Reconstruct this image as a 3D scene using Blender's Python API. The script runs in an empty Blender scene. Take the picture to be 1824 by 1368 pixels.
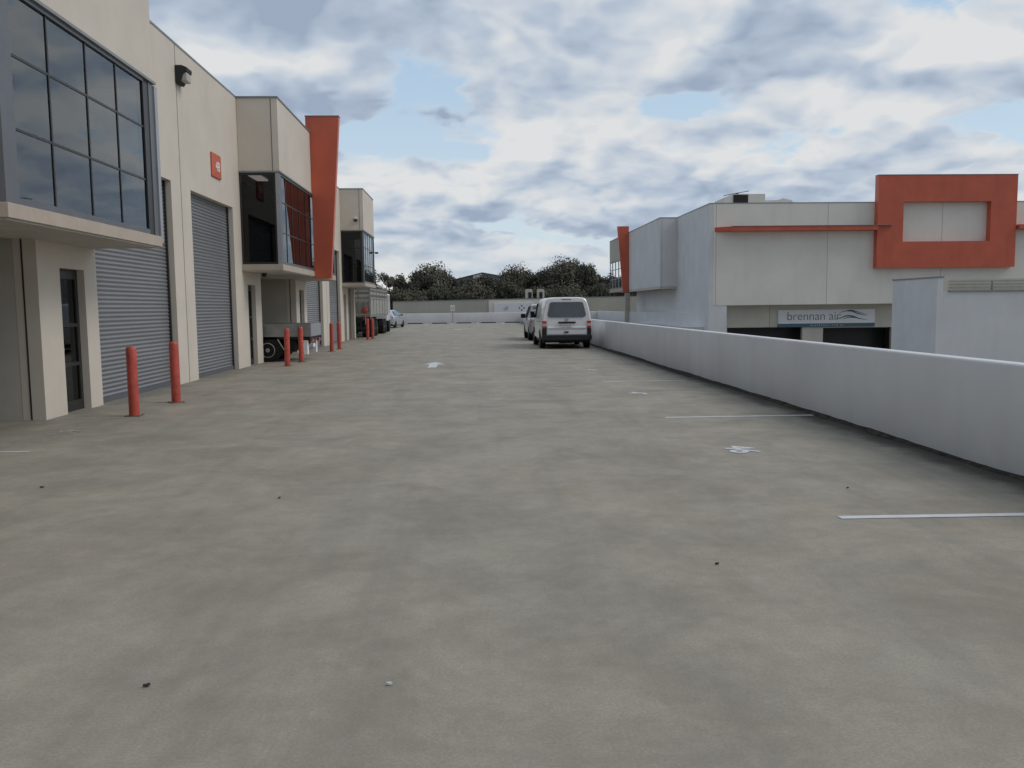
import bpy, bmesh, math, random
from mathutils import Vector, Matrix
from math import radians, sin, cos, pi
random.seed(7)
S = bpy.context.scene
C = S.collection

# ------------------------------------------------------------ camera
CAM_H, YAW, PITCH, ROLL, FPX = 1.63, 0.0449, 0.0917, -0.0117, 1500.1
f = Vector((sin(YAW)*cos(PITCH), cos(YAW)*cos(PITCH), -sin(PITCH)))
r = Vector((cos(YAW), -sin(YAW), 0)); u = r.cross(f)
r2 = r*cos(ROLL) + u*sin(ROLL); u2 = -r*sin(ROLL) + u*cos(ROLL)
cd = bpy.data.cameras.new('camera'); cam = bpy.data.objects.new('camera', cd); C.objects.link(cam)
M = Matrix((( r2.x, u2.x, -f.x, 0), (r2.y, u2.y, -f.y, 0), (r2.z, u2.z, -f.z, CAM_H), (0, 0, 0, 1)))
cam.matrix_world = M
cd.sensor_width = 36; cd.lens = FPX/1824*36; cd.clip_end = 6000; cd.clip_start = .05
S.camera = cam

# ------------------------------------------------------------ world / sky
SUN_EL, SUN_AZ = radians(46), radians(98)
W = bpy.data.worlds.new('World'); S.world = W; W.use_nodes = True
nt = W.node_tree; nt.nodes.clear(); L = nt.links
def nd(t, **k):
    n = nt.nodes.new(t)
    for a, v in k.items(): setattr(n, a, v)
    return n
def mth(op, *a, clamp=False):
    n = nd('ShaderNodeMath', operation=op); n.use_clamp = clamp
    for i, v in enumerate(a):
        if isinstance(v, (int, float)): n.inputs[i].default_value = v
        else: L.new(v, n.inputs[i])
    return n.outputs[0]
def mixc(fac, a, b):
    n = nd('ShaderNodeMix', data_type='RGBA')
    for i, v in ((0, fac), (6, a), (7, b)):
        if isinstance(v, (int, float)): n.inputs[i].default_value = v
        elif isinstance(v, tuple): n.inputs[i].default_value = (*v, 1)
        else: L.new(v, n.inputs[i])
    return n.outputs[2]
def smooth(x, a, b, o0=0., o1=1.):
    n = nd('ShaderNodeMapRange', interpolation_type='SMOOTHSTEP')
    L.new(x, n.inputs[0])
    for i, v in enumerate((a, b, o0, o1)): n.inputs[i+1].default_value = v
    return n.outputs[0]
tc = nd('ShaderNodeTexCoord'); sp = nd('ShaderNodeSeparateXYZ'); L.new(tc.outputs['Generated'], sp.inputs[0])
X, Y, Z = sp.outputs
zc = mth('ADD', mth('MAXIMUM', Z, 0.0), 0.30)
qx = mth('DIVIDE', X, zc); qy = mth('DIVIDE', Y, zc)
def noise(sx, sy, ox, oy, scale, detail, rough, dist=0.):
    c = nd('ShaderNodeCombineXYZ')
    L.new(mth('ADD', mth('MULTIPLY', qx, sx), ox), c.inputs[0]); L.new(mth('ADD', mth('MULTIPLY', qy, sy), oy), c.inputs[1])
    n = nd('ShaderNodeTexNoise', noise_dimensions='2D'); n.inputs['Scale'].default_value = scale; n.inputs['Detail'].default_value = detail
    n.inputs['Roughness'].default_value = rough; n.inputs['Distortion'].default_value = dist
    L.new(c.outputs[0], n.inputs['Vector']); return n.outputs[0]
AZ = mth('ARCTAN2', X, Y); EL = mth('ARCSINE', Z)
def blob(az, el, wa, we):
    a = mth('DIVIDE', mth('SUBTRACT', AZ, az), wa); e = mth('DIVIDE', mth('SUBTRACT', EL, el), we)
    d = mth('ADD', mth('MULTIPLY', a, a), mth('MULTIPLY', e, e))
    return mth('EXPONENT', mth('MULTIPLY', d, -1.0))
def total(lst):
    t = None
    for k, b in lst:
        m = mth('MULTIPLY', blob(*b), k); t = m if t is None else mth('ADD', t, m)
    return t
cov_b = total([(-.26, (-.085, .197, .055, .017)), (-.22, (-.03, .176, .07, .010)), (-.28, (.235, .226, .055, .020)), (-.14, (.12, .292, .03, .025)),
               (-.22, (.47, .183, .14, .014)), (-.20, (.33, .152, .09, .018)), (.2, (-.22, .27, .13, .08)), (.2, (.02, .32, .10, .04)),
               (.22, (.40, .215, .09, .022)), (.12, (.1, .16, .2, .015)), (.2, (.06, .235, .06, .03)), (.12, (.0, .13, .2, .02))])
shd_b = total([(-.5, (-.25, .305, .09, .030)), (-.5, (-.04, .335, .13, .022)), (-.38, (-.17, .228, .12, .016)), (-.14, (.40, .205, .10, .016)), (-.22, (.33, .30, .10, .02)),
               (-.22, (.10, .185, .14, .012)), (.4, (-.23, .268, .10, .012)), (.38, (.22, .285, .06, .03)), (.42, (.50, .26, .10, .022)), (.35, (.44, .236, .10, .01)),
               (.25, (-.03, .145, .08, .014)), (.3, (-.09, .165, .04, .02)), (.25, (.2, .205, .05, .015)), (-.12, (.05, .10, .3, .012))])
WX = mth('MULTIPLY', mth('SUBTRACT', noise(1, 1, 2.7, 9.1, 3.0, 3, .6), .5), .22); WY = mth('MULTIPLY', mth('SUBTRACT', noise(1, 1, 8.2, 1.3, 3.0, 3, .6), .5), .22)
def billow(ox, oy, scale, detail):
    c = nd('ShaderNodeCombineXYZ')
    wx, wy = WX, WY
    L.new(mth('ADD', mth('ADD', qx, ox), wx), c.inputs[0]); L.new(mth('ADD', mth('ADD', qy, oy), wy), c.inputs[1])
    n = nd('ShaderNodeTexVoronoi', feature='SMOOTH_F1', voronoi_dimensions='2D'); n.inputs['Scale'].default_value = scale; n.inputs['Detail'].default_value = detail
    n.inputs['Roughness'].default_value = .55; n.inputs['Smoothness'].default_value = .6; n.inputs['Lacunarity'].default_value = 2.2
    L.new(c.outputs[0], n.inputs['Vector']); return mth('SUBTRACT', 1.0, n.outputs['Distance'])
def dens(dx, dy, d1, d2):
    n = noise(1, 1, 5.4+dx, 7.7+dy, 1.25, d1, .54, 0)
    return mth('ADD', mth('MULTIPLY', n, .62), mth('MULTIPLY', billow(3.3+dx, 1.9+dy, 2.1, d2), .30))
n1 = dens(0, 0, 9, 3)
n1b = dens(.03, .085, 5, 2)
n2 = noise(1, 1, 11.3, 2.2, 1.1, 5, .5)
n3 = noise(1, 1, 21.3, 5.2, 7, 6, .60)
n4 = noise(1, 1, 31.3, 15.2, 2.4, 5, .52)
fine = mth('SUBTRACT', n3, .5)
cover = smooth(mth('ADD', mth('ADD', mth('ADD', mth('MULTIPLY', n1, .7), mth('MULTIPLY', n4, .22)), mth('MULTIPLY', fine, .14)), mth('MULTIPLY', cov_b, .50)), .252, .322)
relief = mth('MULTIPLY', mth('SUBTRACT', n1, n1b), -4.6)
sh = mth('ADD', mth('ADD', mth('ADD', mth('MULTIPLY', mth('SUBTRACT', n2, .5), .9), relief), mth('MULTIPLY', fine, .28)), mth('ADD', mth('MULTIPLY', shd_b, .9), .50))
sh = mth('ADD', sh, mth('MULTIPLY', mth('SUBTRACT', n4, .5), .6))
# thin cloud edges are bright, thick centres grey
edge = smooth(cover, .2, .95, .20, 0.)
sh = mth('ADD', sh, edge, clamp=True)
ramp = nd('ShaderNodeValToRGB'); L.new(sh, ramp.inputs[0]); cr = ramp.color_ramp
cr.elements[0].position = 0; cr.elements[0].color = (.33, .405, .52, 1)
cr.elements[1].position = 1; cr.elements[1].color = (.73, .745, .755, 1)
e = cr.elements.new(.38); e.color = (.45, .53, .64, 1)
e = cr.elements.new(.70); e.color = (.60, .65, .71, 1)
sky = nd('ShaderNodeTexSky', sky_type='NISHITA', sun_disc=False, sun_elevation=SUN_EL, sun_rotation=SUN_AZ)
bg_sky = nd('ShaderNodeBackground'); L.new(sky.outputs[0], bg_sky.inputs[0]); bg_sky.inputs[1].default_value = .1
haze_c = mixc(smooth(EL, .05, .40), (.68, .80, .89), (.44, .65, .87))
bg_thin = nd('ShaderNodeBackground'); L.new(haze_c, bg_thin.inputs[0]); bg_thin.inputs[1].default_value = 1.0
mx1 = nd('ShaderNodeMixShader'); mx1.inputs[0].default_value = .72; L.new(bg_sky.outputs[0], mx1.inputs[1]); L.new(bg_thin.outputs[0], mx1.inputs[2])
hz = smooth(mth('ADD', EL, mth('MULTIPLY', mth('SUBTRACT', n3, .5), .05)), .015, .09, .95, 0.)
cloud_c = mixc(hz, ramp.outputs[0], mixc(smooth(n2, .38, .6), (.62, .68, .73), (.80, .79, .74)))
side = mth('ADD', mth('MULTIPLY', mth('MULTIPLY', X, mth('MAXIMUM', mth('SUBTRACT', 0.75, mth('MAXIMUM', Y, 0.)), 0.)), .38), 1.0)   # the cloud deck is brighter towards the veiled sun
back = smooth(Y, -.8, .2, .62, 1.0)
bg_cl = nd('ShaderNodeBackground'); L.new(cloud_c, bg_cl.inputs[0]); L.new(mth('MULTIPLY', side, back), bg_cl.inputs[1])
covh = mth('MAXIMUM', cover, smooth(EL, .01, .07, .9, 0.))
mx2 = nd('ShaderNodeMixShader'); L.new(covh, mx2.inputs[0]); L.new(mx1.outputs[0], mx2.inputs[1]); L.new(bg_cl.outputs[0], mx2.inputs[2])
wo = nd('ShaderNodeOutputWorld'); L.new(mx2.outputs[0], wo.inputs[0])
W.cycles.sampling_method = 'MANUAL'; W.cycles.sample_map_resolution = 512

sd = bpy.data.lights.new('sun', 'SUN'); sd.energy = 1.2; sd.angle = radians(28); sd.color = (1, .93, .84)
so = bpy.data.objects.new('sun', sd); C.objects.link(so)
sv = Vector((sin(SUN_AZ)*cos(SUN_EL), cos(SUN_AZ)*cos(SUN_EL), sin(SUN_EL)))
so.rotation_euler = sv.to_track_quat('Z', 'Y').to_euler(); so.location = (30, 0, 60)
S.view_settings.view_transform = 'Standard'; S.view_settings.look = 'None'; S.view_settings.gamma = 1
S.view_settings.exposure = 0.0; S.view_settings.use_curve_mapping = False

# ------------------------------------------------------------ materials
def mat(name, col, rough=.7, metal=0., var=.06, vs=3., bump=0., bs=60., spec=.5, stretch=None, coat=0., hue=None, dirt=0.):
    m = bpy.data.materials.new(name); m.use_nodes = True; t = m.node_tree; b = t.nodes['Principled BSDF']
    b.inputs['Roughness'].default_value = rough; b.inputs['Metallic'].default_value = metal
    b.inputs['Specular IOR Level'].default_value = spec; b.inputs['Coat Weight'].default_value = coat; b.inputs['Coat Roughness'].default_value = .08
    co = t.nodes.new('ShaderNodeTexCoord'); src = co.outputs['Object']
    if stretch:
        mp = t.nodes.new('ShaderNodeMapping'); mp.inputs['Scale'].default_value = stretch; t.links.new(src, mp.inputs[0]); src = mp.outputs[0]
    n = t.nodes.new('ShaderNodeTexNoise'); n.inputs['Scale'].default_value = vs; n.inputs['Detail'].default_value = 8; n.inputs['Roughness'].default_value = .6
    t.links.new(src, n.inputs['Vector'])
    rp = t.nodes.new('ShaderNodeValToRGB'); t.links.new(n.outputs[0], rp.inputs[0])
    lo = [c*(1-var*1.6) for c in col]; hi = [min(1, c*(1+var*1.6)) for c in col]
    if hue: lo = [a*h for a, h in zip(lo, hue)]
    rp.color_ramp.elements[0].position = .3; rp.color_ramp.elements[1].position = .7
    rp.color_ramp.elements[0].color = (*lo, 1); rp.color_ramp.elements[1].color = (*hi, 1)
    out = rp.outputs[0]
    if dirt:
        n2 = t.nodes.new('ShaderNodeTexNoise'); n2.inputs['Scale'].default_value = .9; n2.inputs['Detail'].default_value = 6
        mp2 = t.nodes.new('ShaderNodeMapping'); mp2.inputs['Scale'].default_value = (2.2, 2.2, .22)
        t.links.new(co.outputs['Object'], mp2.inputs[0]); t.links.new(mp2.outputs[0], n2.inputs['Vector'])
        mr = t.nodes.new('ShaderNodeMapRange'); mr.inputs[1].default_value = .5; mr.inputs[2].default_value = .72; mr.inputs[3].default_value = 0; mr.inputs[4].default_value = dirt
        t.links.new(n2.outputs[0], mr.inputs[0])
        mx = t.nodes.new('ShaderNodeMix'); mx.data_type = 'RGBA'; t.links.new(mr.outputs[0], mx.inputs[0]); t.links.new(out, mx.inputs[6])
        mx.inputs[7].default_value = (*[c*.55 for c in col], 1); out = mx.outputs[2]
    t.links.new(out, b.inputs['Base Color'])
    if bump:
        nb = t.nodes.new('ShaderNodeTexNoise'); nb.inputs['Scale'].default_value = bs; nb.inputs['Detail'].default_value = 4
        t.links.new(co.outputs['Object'], nb.inputs['Vector'])
        bp = t.nodes.new('ShaderNodeBump'); bp.inputs['Strength'].default_value = bump; bp.inputs['Distance'].default_value = .02
        t.links.new(nb.outputs[0], bp.inputs['Height']); t.links.new(bp.outputs[0], b.inputs['Normal'])
    return m
def glass(name, tint, ior=1.6, rough=.0, boost=0.):
    m = bpy.data.materials.new(name); m.use_nodes = True; t = m.node_tree; t.nodes.clear()
    tr = t.nodes.new('ShaderNodeBsdfTransparent'); tr.inputs[0].default_value = (*tint, 1)
    gl = t.nodes.new('ShaderNodeBsdfGlossy'); gl.inputs['Roughness'].default_value = rough; gl.inputs[0].default_value = (.92, .97, 1, 1)
    fr = t.nodes.new('ShaderNodeFresnel'); fr.inputs[0].default_value = ior
    nb = t.nodes.new('ShaderNodeTexNoise'); nb.inputs['Scale'].default_value = 1.1; co = t.nodes.new('ShaderNodeTexCoord'); t.links.new(co.outputs['Object'], nb.inputs['Vector'])
    bp = t.nodes.new('ShaderNodeBump'); bp.inputs['Strength'].default_value = .04; bp.inputs['Distance'].default_value = .05
    t.links.new(nb.outputs[0], bp.inputs['Height']); t.links.new(bp.outputs[0], gl.inputs['Normal'])
    ad = t.nodes.new('ShaderNodeMath'); ad.operation = 'ADD'; ad.use_clamp = True; ad.inputs[1].default_value = boost; t.links.new(fr.outputs[0], ad.inputs[0])
    mx = t.nodes.new('ShaderNodeMixShader'); t.links.new(ad.outputs[0], mx.inputs[0]); t.links.new(tr.outputs[0], mx.inputs[1]); t.links.new(gl.outputs[0], mx.inputs[2])
    o = t.nodes.new('ShaderNodeOutputMaterial'); t.links.new(mx.outputs[0], o.inputs[0]); return m
def emis(name, col, s):
    m = mat(name, col); b = m.node_tree.nodes['Principled BSDF']; b.inputs['Emission Color'].default_value = (*col, 1); b.inputs['Emission Strength'].default_value = s; return m

def deck_mat():
    m = bpy.data.materials.new('deck_concrete'); m.use_nodes = True; t = m.node_tree; b = t.nodes['Principled BSDF']
    co = t.nodes.new('ShaderNodeTexCoord')
    def ns(scale, detail, rough, dist=0., st=(1, 1, 1), rot=0.):
        mp = t.nodes.new('ShaderNodeMapping'); mp.inputs['Scale'].default_value = st; mp.inputs['Rotation'].default_value = (0, 0, rot); t.links.new(co.outputs['Object'], mp.inputs[0])
        n = t.nodes.new('ShaderNodeTexNoise'); n.inputs['Scale'].default_value = scale; n.inputs['Detail'].default_value = detail; n.inputs['Roughness'].default_value = rough; n.inputs['Distortion'].default_value = dist
        t.links.new(mp.outputs[0], n.inputs['Vector']); return n.outputs[0]
    def rng(x, a, b_, c, d, sm=True):
        n = t.nodes.new('ShaderNodeMapRange'); n.interpolation_type = 'SMOOTHSTEP' if sm else 'LINEAR'; t.links.new(x, n.inputs[0])
        for i, v in enumerate((a, b_, c, d)): n.inputs[i+1].default_value = v
        return n.outputs[0]
    def mx(fac, a, c, mode='MIX'):
        n = t.nodes.new('ShaderNodeMix'); n.data_type = 'RGBA'; n.blend_type = mode
        for i, v in ((0, fac), (6, a), (7, c)):
            if isinstance(v, (int, float)): n.inputs[i].default_value = v
            elif isinstance(v, tuple): n.inputs[i].default_value = (*v, 1)
            else: t.links.new(v, n.inputs[i])
        return n.outputs[2]
    def mt(op, a, c, clamp=False):
        n = t.nodes.new('ShaderNodeMath'); n.operation = op; n.use_clamp = clamp
        for i, v in enumerate((a, c)):
            if isinstance(v, (int, float)): n.inputs[i].default_value = v
            else: t.links.new(v, n.inputs[i])
        return n.outputs[0]
    base = mx(rng(ns(.28, 5, .55, .3), .38, .62, 0, 1), (.362, .322, .262), (.340, .312, .258))
    base = mx(rng(ns(.85, 12, .70, .35), .30, .70, 0, 1), mx(1., base, (.79, .785, .78), 'MULTIPLY'), mx(1., base, (1.15, 1.15, 1.15), 'MULTIPLY'))
    sw = ns(1.7, 12, .74, .5, (1, .8, 1), .5)
    base = mx(rng(sw, .55, .72, 0, .42), base, (.345, .335, .305))
    base = mx(rng(ns(4.2, 12, .78, .3), .40, .62, 0, 1), mx(1., base, (.945, .945, .945), 'MULTIPLY'), mx(1., base, (1.055, 1.055, 1.055), 'MULTIPLY'))
    base = mx(rng(ns(2.1, 12, .72, .9, (1, .45, 1), .9), .60, .72, 0, .45), base, (.42, .41, .375))
    # long faint wheel tracks
    base = mx(rng(ns(1.0, 6, .6, .2, (1.6, .10, 1)), .50, .72, 0, .34), base, (.18, .172, .15))
    # grain, pits and specks
    base = mx(rng(ns(70, 5, .8), .34, .66, 0, .42), base, (.16, .155, .135))
    base = mx(rng(ns(38, 5, .75), .62, .74, 0, .35), base, (.12, .115, .10))
    base = mx(rng(ns(46, 3, .7, 0, (1, 1, 1), 1.), .66, .76, 0, .4), base, (.42, .41, .38))
    # damp / oil stains
    st = ns(.8, 9, .68, .5, (1, .75, 1), 1.1)
    base = mx(rng(st, .57, .74, 0, .40), base, (.155, .150, .135))
    st2 = ns(3.2, 9, .74, .3)
    base = mx(rng(st2, .64, .76, 0, .42), base, (.12, .115, .105))
    # dirt washed against the parapet; deck also darkened along the building line
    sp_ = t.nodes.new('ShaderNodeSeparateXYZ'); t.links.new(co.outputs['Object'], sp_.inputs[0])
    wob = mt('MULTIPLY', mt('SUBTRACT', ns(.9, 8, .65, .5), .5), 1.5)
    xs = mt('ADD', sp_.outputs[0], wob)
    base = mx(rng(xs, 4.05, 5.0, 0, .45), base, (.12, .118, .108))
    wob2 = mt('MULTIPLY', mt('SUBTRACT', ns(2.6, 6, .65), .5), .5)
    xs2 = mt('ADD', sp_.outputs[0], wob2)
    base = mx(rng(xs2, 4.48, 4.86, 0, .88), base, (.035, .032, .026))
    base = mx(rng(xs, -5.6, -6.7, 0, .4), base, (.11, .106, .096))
    t.links.new(base, b.inputs['Base Color'])
    t.links.new(rng(sw, .3, .7, .80, .55), b.inputs['Roughness']); b.inputs['Specular IOR Level'].default_value = .22
    bp = t.nodes.new('ShaderNodeBump'); bp.inputs['Strength'].default_value = .25; bp.inputs['Distance'].default_value = .01
    t.links.new(ns(60, 6, .75), bp.inputs['Height']); t.links.new(bp.outputs[0], b.inputs['Normal'])
    return m

CREAM = (.62, .56, .485)
M_cream = mat('cream_render', CREAM, .85, var=.04, vs=.8, bump=.10, bs=90, dirt=.06)
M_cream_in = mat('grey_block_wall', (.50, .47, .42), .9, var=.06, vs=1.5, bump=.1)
M_white = mat('white_render', (.67, .675, .69), .8, var=.04, vs=.7, bump=.12, bs=70, dirt=.10)
M_white2 = mat('pale_precast', (.80, .765, .70), .8, var=.04, vs=.5, bump=.06, bs=50, dirt=.10)
M_tan = mat('taupe_precast', (.60, .57, .49), .85, var=.05, vs=.8, dirt=.1)
M_red = mat('red_panel', (.58, .118, .062), .42, var=.07, vs=.9, dirt=.18)
M_redb = mat('red_bollard_paint', (.47, .078, .052), .45, var=.16, vs=9., dirt=.3)
M_steel = mat('zinc_slats', (.25, .255, .27), .42, .35, var=.05, vs=1.2, stretch=(1, .3, 4))
M_frame = mat('grey_aluminium', (.15, .16, .175), .45, .3, var=.04)
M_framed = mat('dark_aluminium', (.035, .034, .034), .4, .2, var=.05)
M_lframe = mat('light_aluminium', (.36, .37, .40), .4, .3, var=.03)
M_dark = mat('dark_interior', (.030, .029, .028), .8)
M_cap = mat('galvanised_flashing', (.26, .27, .28), .5, .4)
M_seal = mat('joint_sealant', (.20, .185, .165), .9)
M_sealw = mat('grey_joint_sealant', (.36, .36, .36), .9)
M_glass = glass('tinted_glass', (.26, .29, .32), 2.05)
M_glassb = glass('tinted_bay_glass', (.20, .22, .25), 1.36)
M_glassd = glass('dark_glass', (.14, .14, .15), 1.45)
M_glassdoor = glass('door_glass', (.20, .21, .22), 1.5)
M_carglass = mat('car_glass', (.02, .028, .036), .05, spec=.9, var=.3, vs=1.5); M_carglass.node_tree.nodes['Principled BSDF'].inputs['IOR'].default_value = 1.6
M_chrome = mat('chrome', (.75, .75, .76), .18, 1.)
M_black = mat('black_rubber', (.014, .014, .014), .7, spec=.25)
M_plast = mat('charcoal_plastic', (.026, .028, .031), .6, spec=.3)
M_vanwhite = mat('white_van_paint', (.74, .74, .75), .28, coat=.6, var=.03, vs=1.5, dirt=.15)
M_silver = mat('silver_car_paint', (.42, .46, .52), .28, .35, coat=.7, var=.02)
M_ute = mat('grey_ute_paint', (.30, .32, .35), .3, .3, coat=.6, var=.03)
M_lred = mat('red_lens', (.45, .02, .015), .2, coat=.6)
M_lclr = mat('clear_lens', (.5, .46, .42), .2, coat=.6)
M_paint = mat('white_road_paint', (.60, .61, .64), .7, var=.1, vs=6)
M_alu = mat('tray_aluminium', (.27, .275, .265), .5, .25, var=.14, vs=2., dirt=.3)
M_galv = mat('crate_steel', (.38, .375, .345), .55, .25, var=.12, vs=3., dirt=.3)
M_signw = mat('sign_white', (.82, .82, .84), .5, var=.02)
M_teal = mat('sign_teal', (.075, .14, .18), .5, var=.05)
M_letter = mat('sign_letter_grey', (.10, .12, .13), .5)
M_backw = mat('distant_cream_wall', (.48, .46, .40), .85, var=.05, vs=.3, dirt=.1)
M_trim = mat('slab_edge_render', (.45, .385, .32), .85, var=.05)

def wear(m, lo=.42, hi=.5, scale=14.):
    t = m.node_tree; b = t.nodes['Principled BSDF']; o = [n for n in t.nodes if n.type == 'OUTPUT_MATERIAL'][0]
    tr = t.nodes.new('ShaderNodeBsdfTransparent'); n = t.nodes.new('ShaderNodeTexNoise'); n.inputs['Scale'].default_value = scale; n.inputs['Detail'].default_value = 6; n.inputs['Roughness'].default_value = .7
    co = t.nodes.new('ShaderNodeTexCoord'); t.links.new(co.outputs['Object'], n.inputs['Vector'])
    mr = t.nodes.new('ShaderNodeMapRange'); mr.inputs[1].default_value = lo; mr.inputs[2].default_value = hi; t.links.new(n.outputs[0], mr.inputs[0])
    mx = t.nodes.new('ShaderNodeMixShader'); t.links.new(mr.outputs[0], mx.inputs[0]); t.links.new(tr.outputs[0], mx.inputs[1]); t.links.new(b.outputs[0], mx.inputs[2]); t.links.new(mx.outputs[0], o.inputs[0])
wear(M_paint, .25, .36)
M_paintold = mat('worn_road_paint', (.42, .41, .38), .8, var=.1, vs=6); wear(M_paintold, .38, .56)

# ------------------------------------------------------------ helpers
OFF = {}
def bm_new(): return bmesh.new()
def box(bm, x0, x1, y0, y1, z0, z1):
    v = [bm.verts.new(p) for p in ((x0,y0,z0),(x1,y0,z0),(x1,y1,z0),(x0,y1,z0),(x0,y0,z1),(x1,y0,z1),(x1,y1,z1),(x0,y1,z1))]
    for q in ((0,3,2,1),(4,5,6,7),(0,1,5,4),(1,2,6,5),(2,3,7,6),(3,0,4,7)): bm.faces.new([v[i] for i in q])
    return v
def prism(bm, pts, d):
    """closed outline pts (3D) pushed along vector d"""
    a = [bm.verts.new(p) for p in pts]; b = [bm.verts.new(Vector(p)+Vector(d)) for p in pts]; n = len(pts)
    bm.faces.new(a); bm.faces.new(b[::-1])
    for i in range(n): bm.faces.new((a[i], b[i], b[(i+1)%n], a[(i+1)%n]))
def tube(bm, p0, p1, rad, seg=16, r1=None, caps=True):
    p0 = Vector(p0); p1 = Vector(p1); ax = (p1-p0).normalized()
    t = Vector((0,0,1)) if abs(ax.z) < .9 else Vector((1,0,0)); a = ax.cross(t).normalized(); b = ax.cross(a)
    r1 = rad if r1 is None else r1
    A = [bm.verts.new(p0+(a*cos(2*pi*i/seg)+b*sin(2*pi*i/seg))*rad) for i in range(seg)]
    B = [bm.verts.new(p1+(a*cos(2*pi*i/seg)+b*sin(2*pi*i/seg))*r1) for i in range(seg)]
    for i in range(seg): bm.faces.new((A[i], A[(i+1)%seg], B[(i+1)%seg], B[i]))
    if caps: bm.faces.new(A[::-1]); bm.faces.new(B)
def lathe(bm, o, ax, prof, seg=24):
    """prof: (distance along ax, radius)"""
    o = Vector(o); ax = Vector(ax).normalized(); t = Vector((0,0,1)) if abs(ax.z) < .9 else Vector((1,0,0)); a = ax.cross(t).normalized(); b = ax.cross(a)
    rings = [[bm.verts.new(o+ax*d+(a*cos(2*pi*i/seg)+b*sin(2*pi*i/seg))*max(rr, .0005)) for i in range(seg)] for d, rr in prof]
    for A, B in zip(rings, rings[1:]):
        for i in range(seg): bm.faces.new((A[i], A[(i+1)%seg], B[(i+1)%seg], B[i]))
    bm.faces.new(rings[0][::-1]); bm.faces.new(rings[-1])
def root_off(p):
    while p is not None:
        if p.name in OFF: return OFF[p.name]
        p = p.parent
    return None
def obj(name, bm, m, parent=None, local=False, smooth=None, bev=0., label=None, cat=None, kind=None, group=None):
    if parent is not None and not local:
        o_ = root_off(parent)
        if o_ is not None: bmesh.ops.translate(bm, verts=bm.verts, vec=-o_)
    bmesh.ops.recalc_face_normals(bm, faces=bm.faces)
    if bev:
        es = [e for e in bm.edges if len(e.link_faces) == 2 and e.calc_face_angle(0) > .6]
        bmesh.ops.bevel(bm, geom=es, offset=bev, segments=2, affect='EDGES', profile=.6, clamp_overlap=True)
    if smooth:
        for fc in bm.faces: fc.smooth = True
        for e in bm.edges:
            if len(e.link_faces) == 2 and e.calc_face_angle(0) > radians(smooth): e.smooth = False
    me = bpy.data.meshes.new(name); bm.to_mesh(me); bm.free(); me.materials.append(m)
    o = bpy.data.objects.new(name, me); C.objects.link(o)
    if parent is not None: o.parent = parent
    tag(o, label, cat, kind, group); return o
def tag(o, label=None, cat=None, kind=None, group=None):
    if label: o['label'] = label
    if cat: o['category'] = cat
    if kind: o['kind'] = kind
    if group: o['group'] = group
def thing(name, loc, label, cat, group=None, rz=0.):
    o = bpy.data.objects.new(name, None); o.empty_display_size = .3; C.objects.link(o); o.location = loc; o.rotation_euler = (0,0,rz)
    OFF[o.name] = Vector(loc); tag(o, label, cat, None, group); return o
def part(name, m, parent, *boxes, bev=0., **k):
    bm = bm_new()
    for b in boxes: box(bm, *b)
    return obj(name, bm, m, parent, bev=bev, **k)
def parts(name, m, parent, *boxes, **k):
    return [part(name, m, parent, b, **k) for b in boxes]
def gridwall(bm, axis, p0, p1, a0, a1, z0, z1, holes):
    """slab between p0..p1 (thickness) spanning a0..a1, z0..z1 with rectangular holes (ha0,ha1,hz0,hz1). axis 'X': thickness along X, a=Y ; axis 'Y': thickness along Y, a=X"""
    A = sorted({a0, a1, *[min(max(h[i], a0), a1) for h in holes for i in (0, 1)]}); Zs = sorted({z0, z1, *[min(max(h[i], z0), z1) for h in holes for i in (2, 3)]})
    def solid(i, j):
        if i < 0 or j < 0 or i >= len(A)-1 or j >= len(Zs)-1: return False
        ca = (A[i]+A[i+1])/2; cz = (Zs[j]+Zs[j+1])/2
        return not any(h[0] < ca < h[1] and h[2] < cz < h[3] for h in holes)
    cache = {}
    def V(p, a, z):
        k = (p, a, z)
        if k not in cache: cache[k] = bm.verts.new((p, a, z) if axis == 'X' else (a, p, z))
        return cache[k]
    for i in range(len(A)-1):
        for j in range(len(Zs)-1):
            if not solid(i, j): continue
            a, b, c, d = A[i], A[i+1], Zs[j], Zs[j+1]
            for p in (p0, p1): bm.faces.new((V(p,a,c), V(p,b,c), V(p,b,d), V(p,a,d)))
            for di, dj, e in ((-1,0,((a,c),(a,d))), (1,0,((b,c),(b,d))), (0,-1,((a,c),(b,c))), (0,1,((a,d),(b,d)))):
                if not solid(i+di, j+dj):
                    (s0, t0), (s1, t1) = e; bm.faces.new((V(p0,s0,t0), V(p1,s0,t0), V(p1,s1,t1), V(p0,s1,t1)))
def text_bm(body, size, extr, offset=0., spacing=1., align='CENTER'):
    cu = bpy.data.curves.new('t', 'FONT'); cu.body = body; cu.size = size; cu.extrude = extr; cu.offset = offset; cu.space_character = spacing
    cu.align_x = align; cu.align_y = 'CENTER'
    o = bpy.data.objects.new('t', cu); C.objects.link(o); dg = bpy.context.evaluated_depsgraph_get()
    me = bpy.data.meshes.new_from_object(o.evaluated_get(dg)); bm = bm_new(); bm.from_mesh(me)
    bpy.data.objects.remove(o); bpy.data.curves.remove(cu); bpy.data.meshes.remove(me); return bm
def place(bm, mtx): bmesh.ops.transform(bm, matrix=mtx, verts=bm.verts)
def struct(name, bm, m, **k): return obj(name, bm, m, kind='structure', **k)
def sheet(bm, pts): bm.faces.new([bm.verts.new(p) for p in pts])

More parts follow.
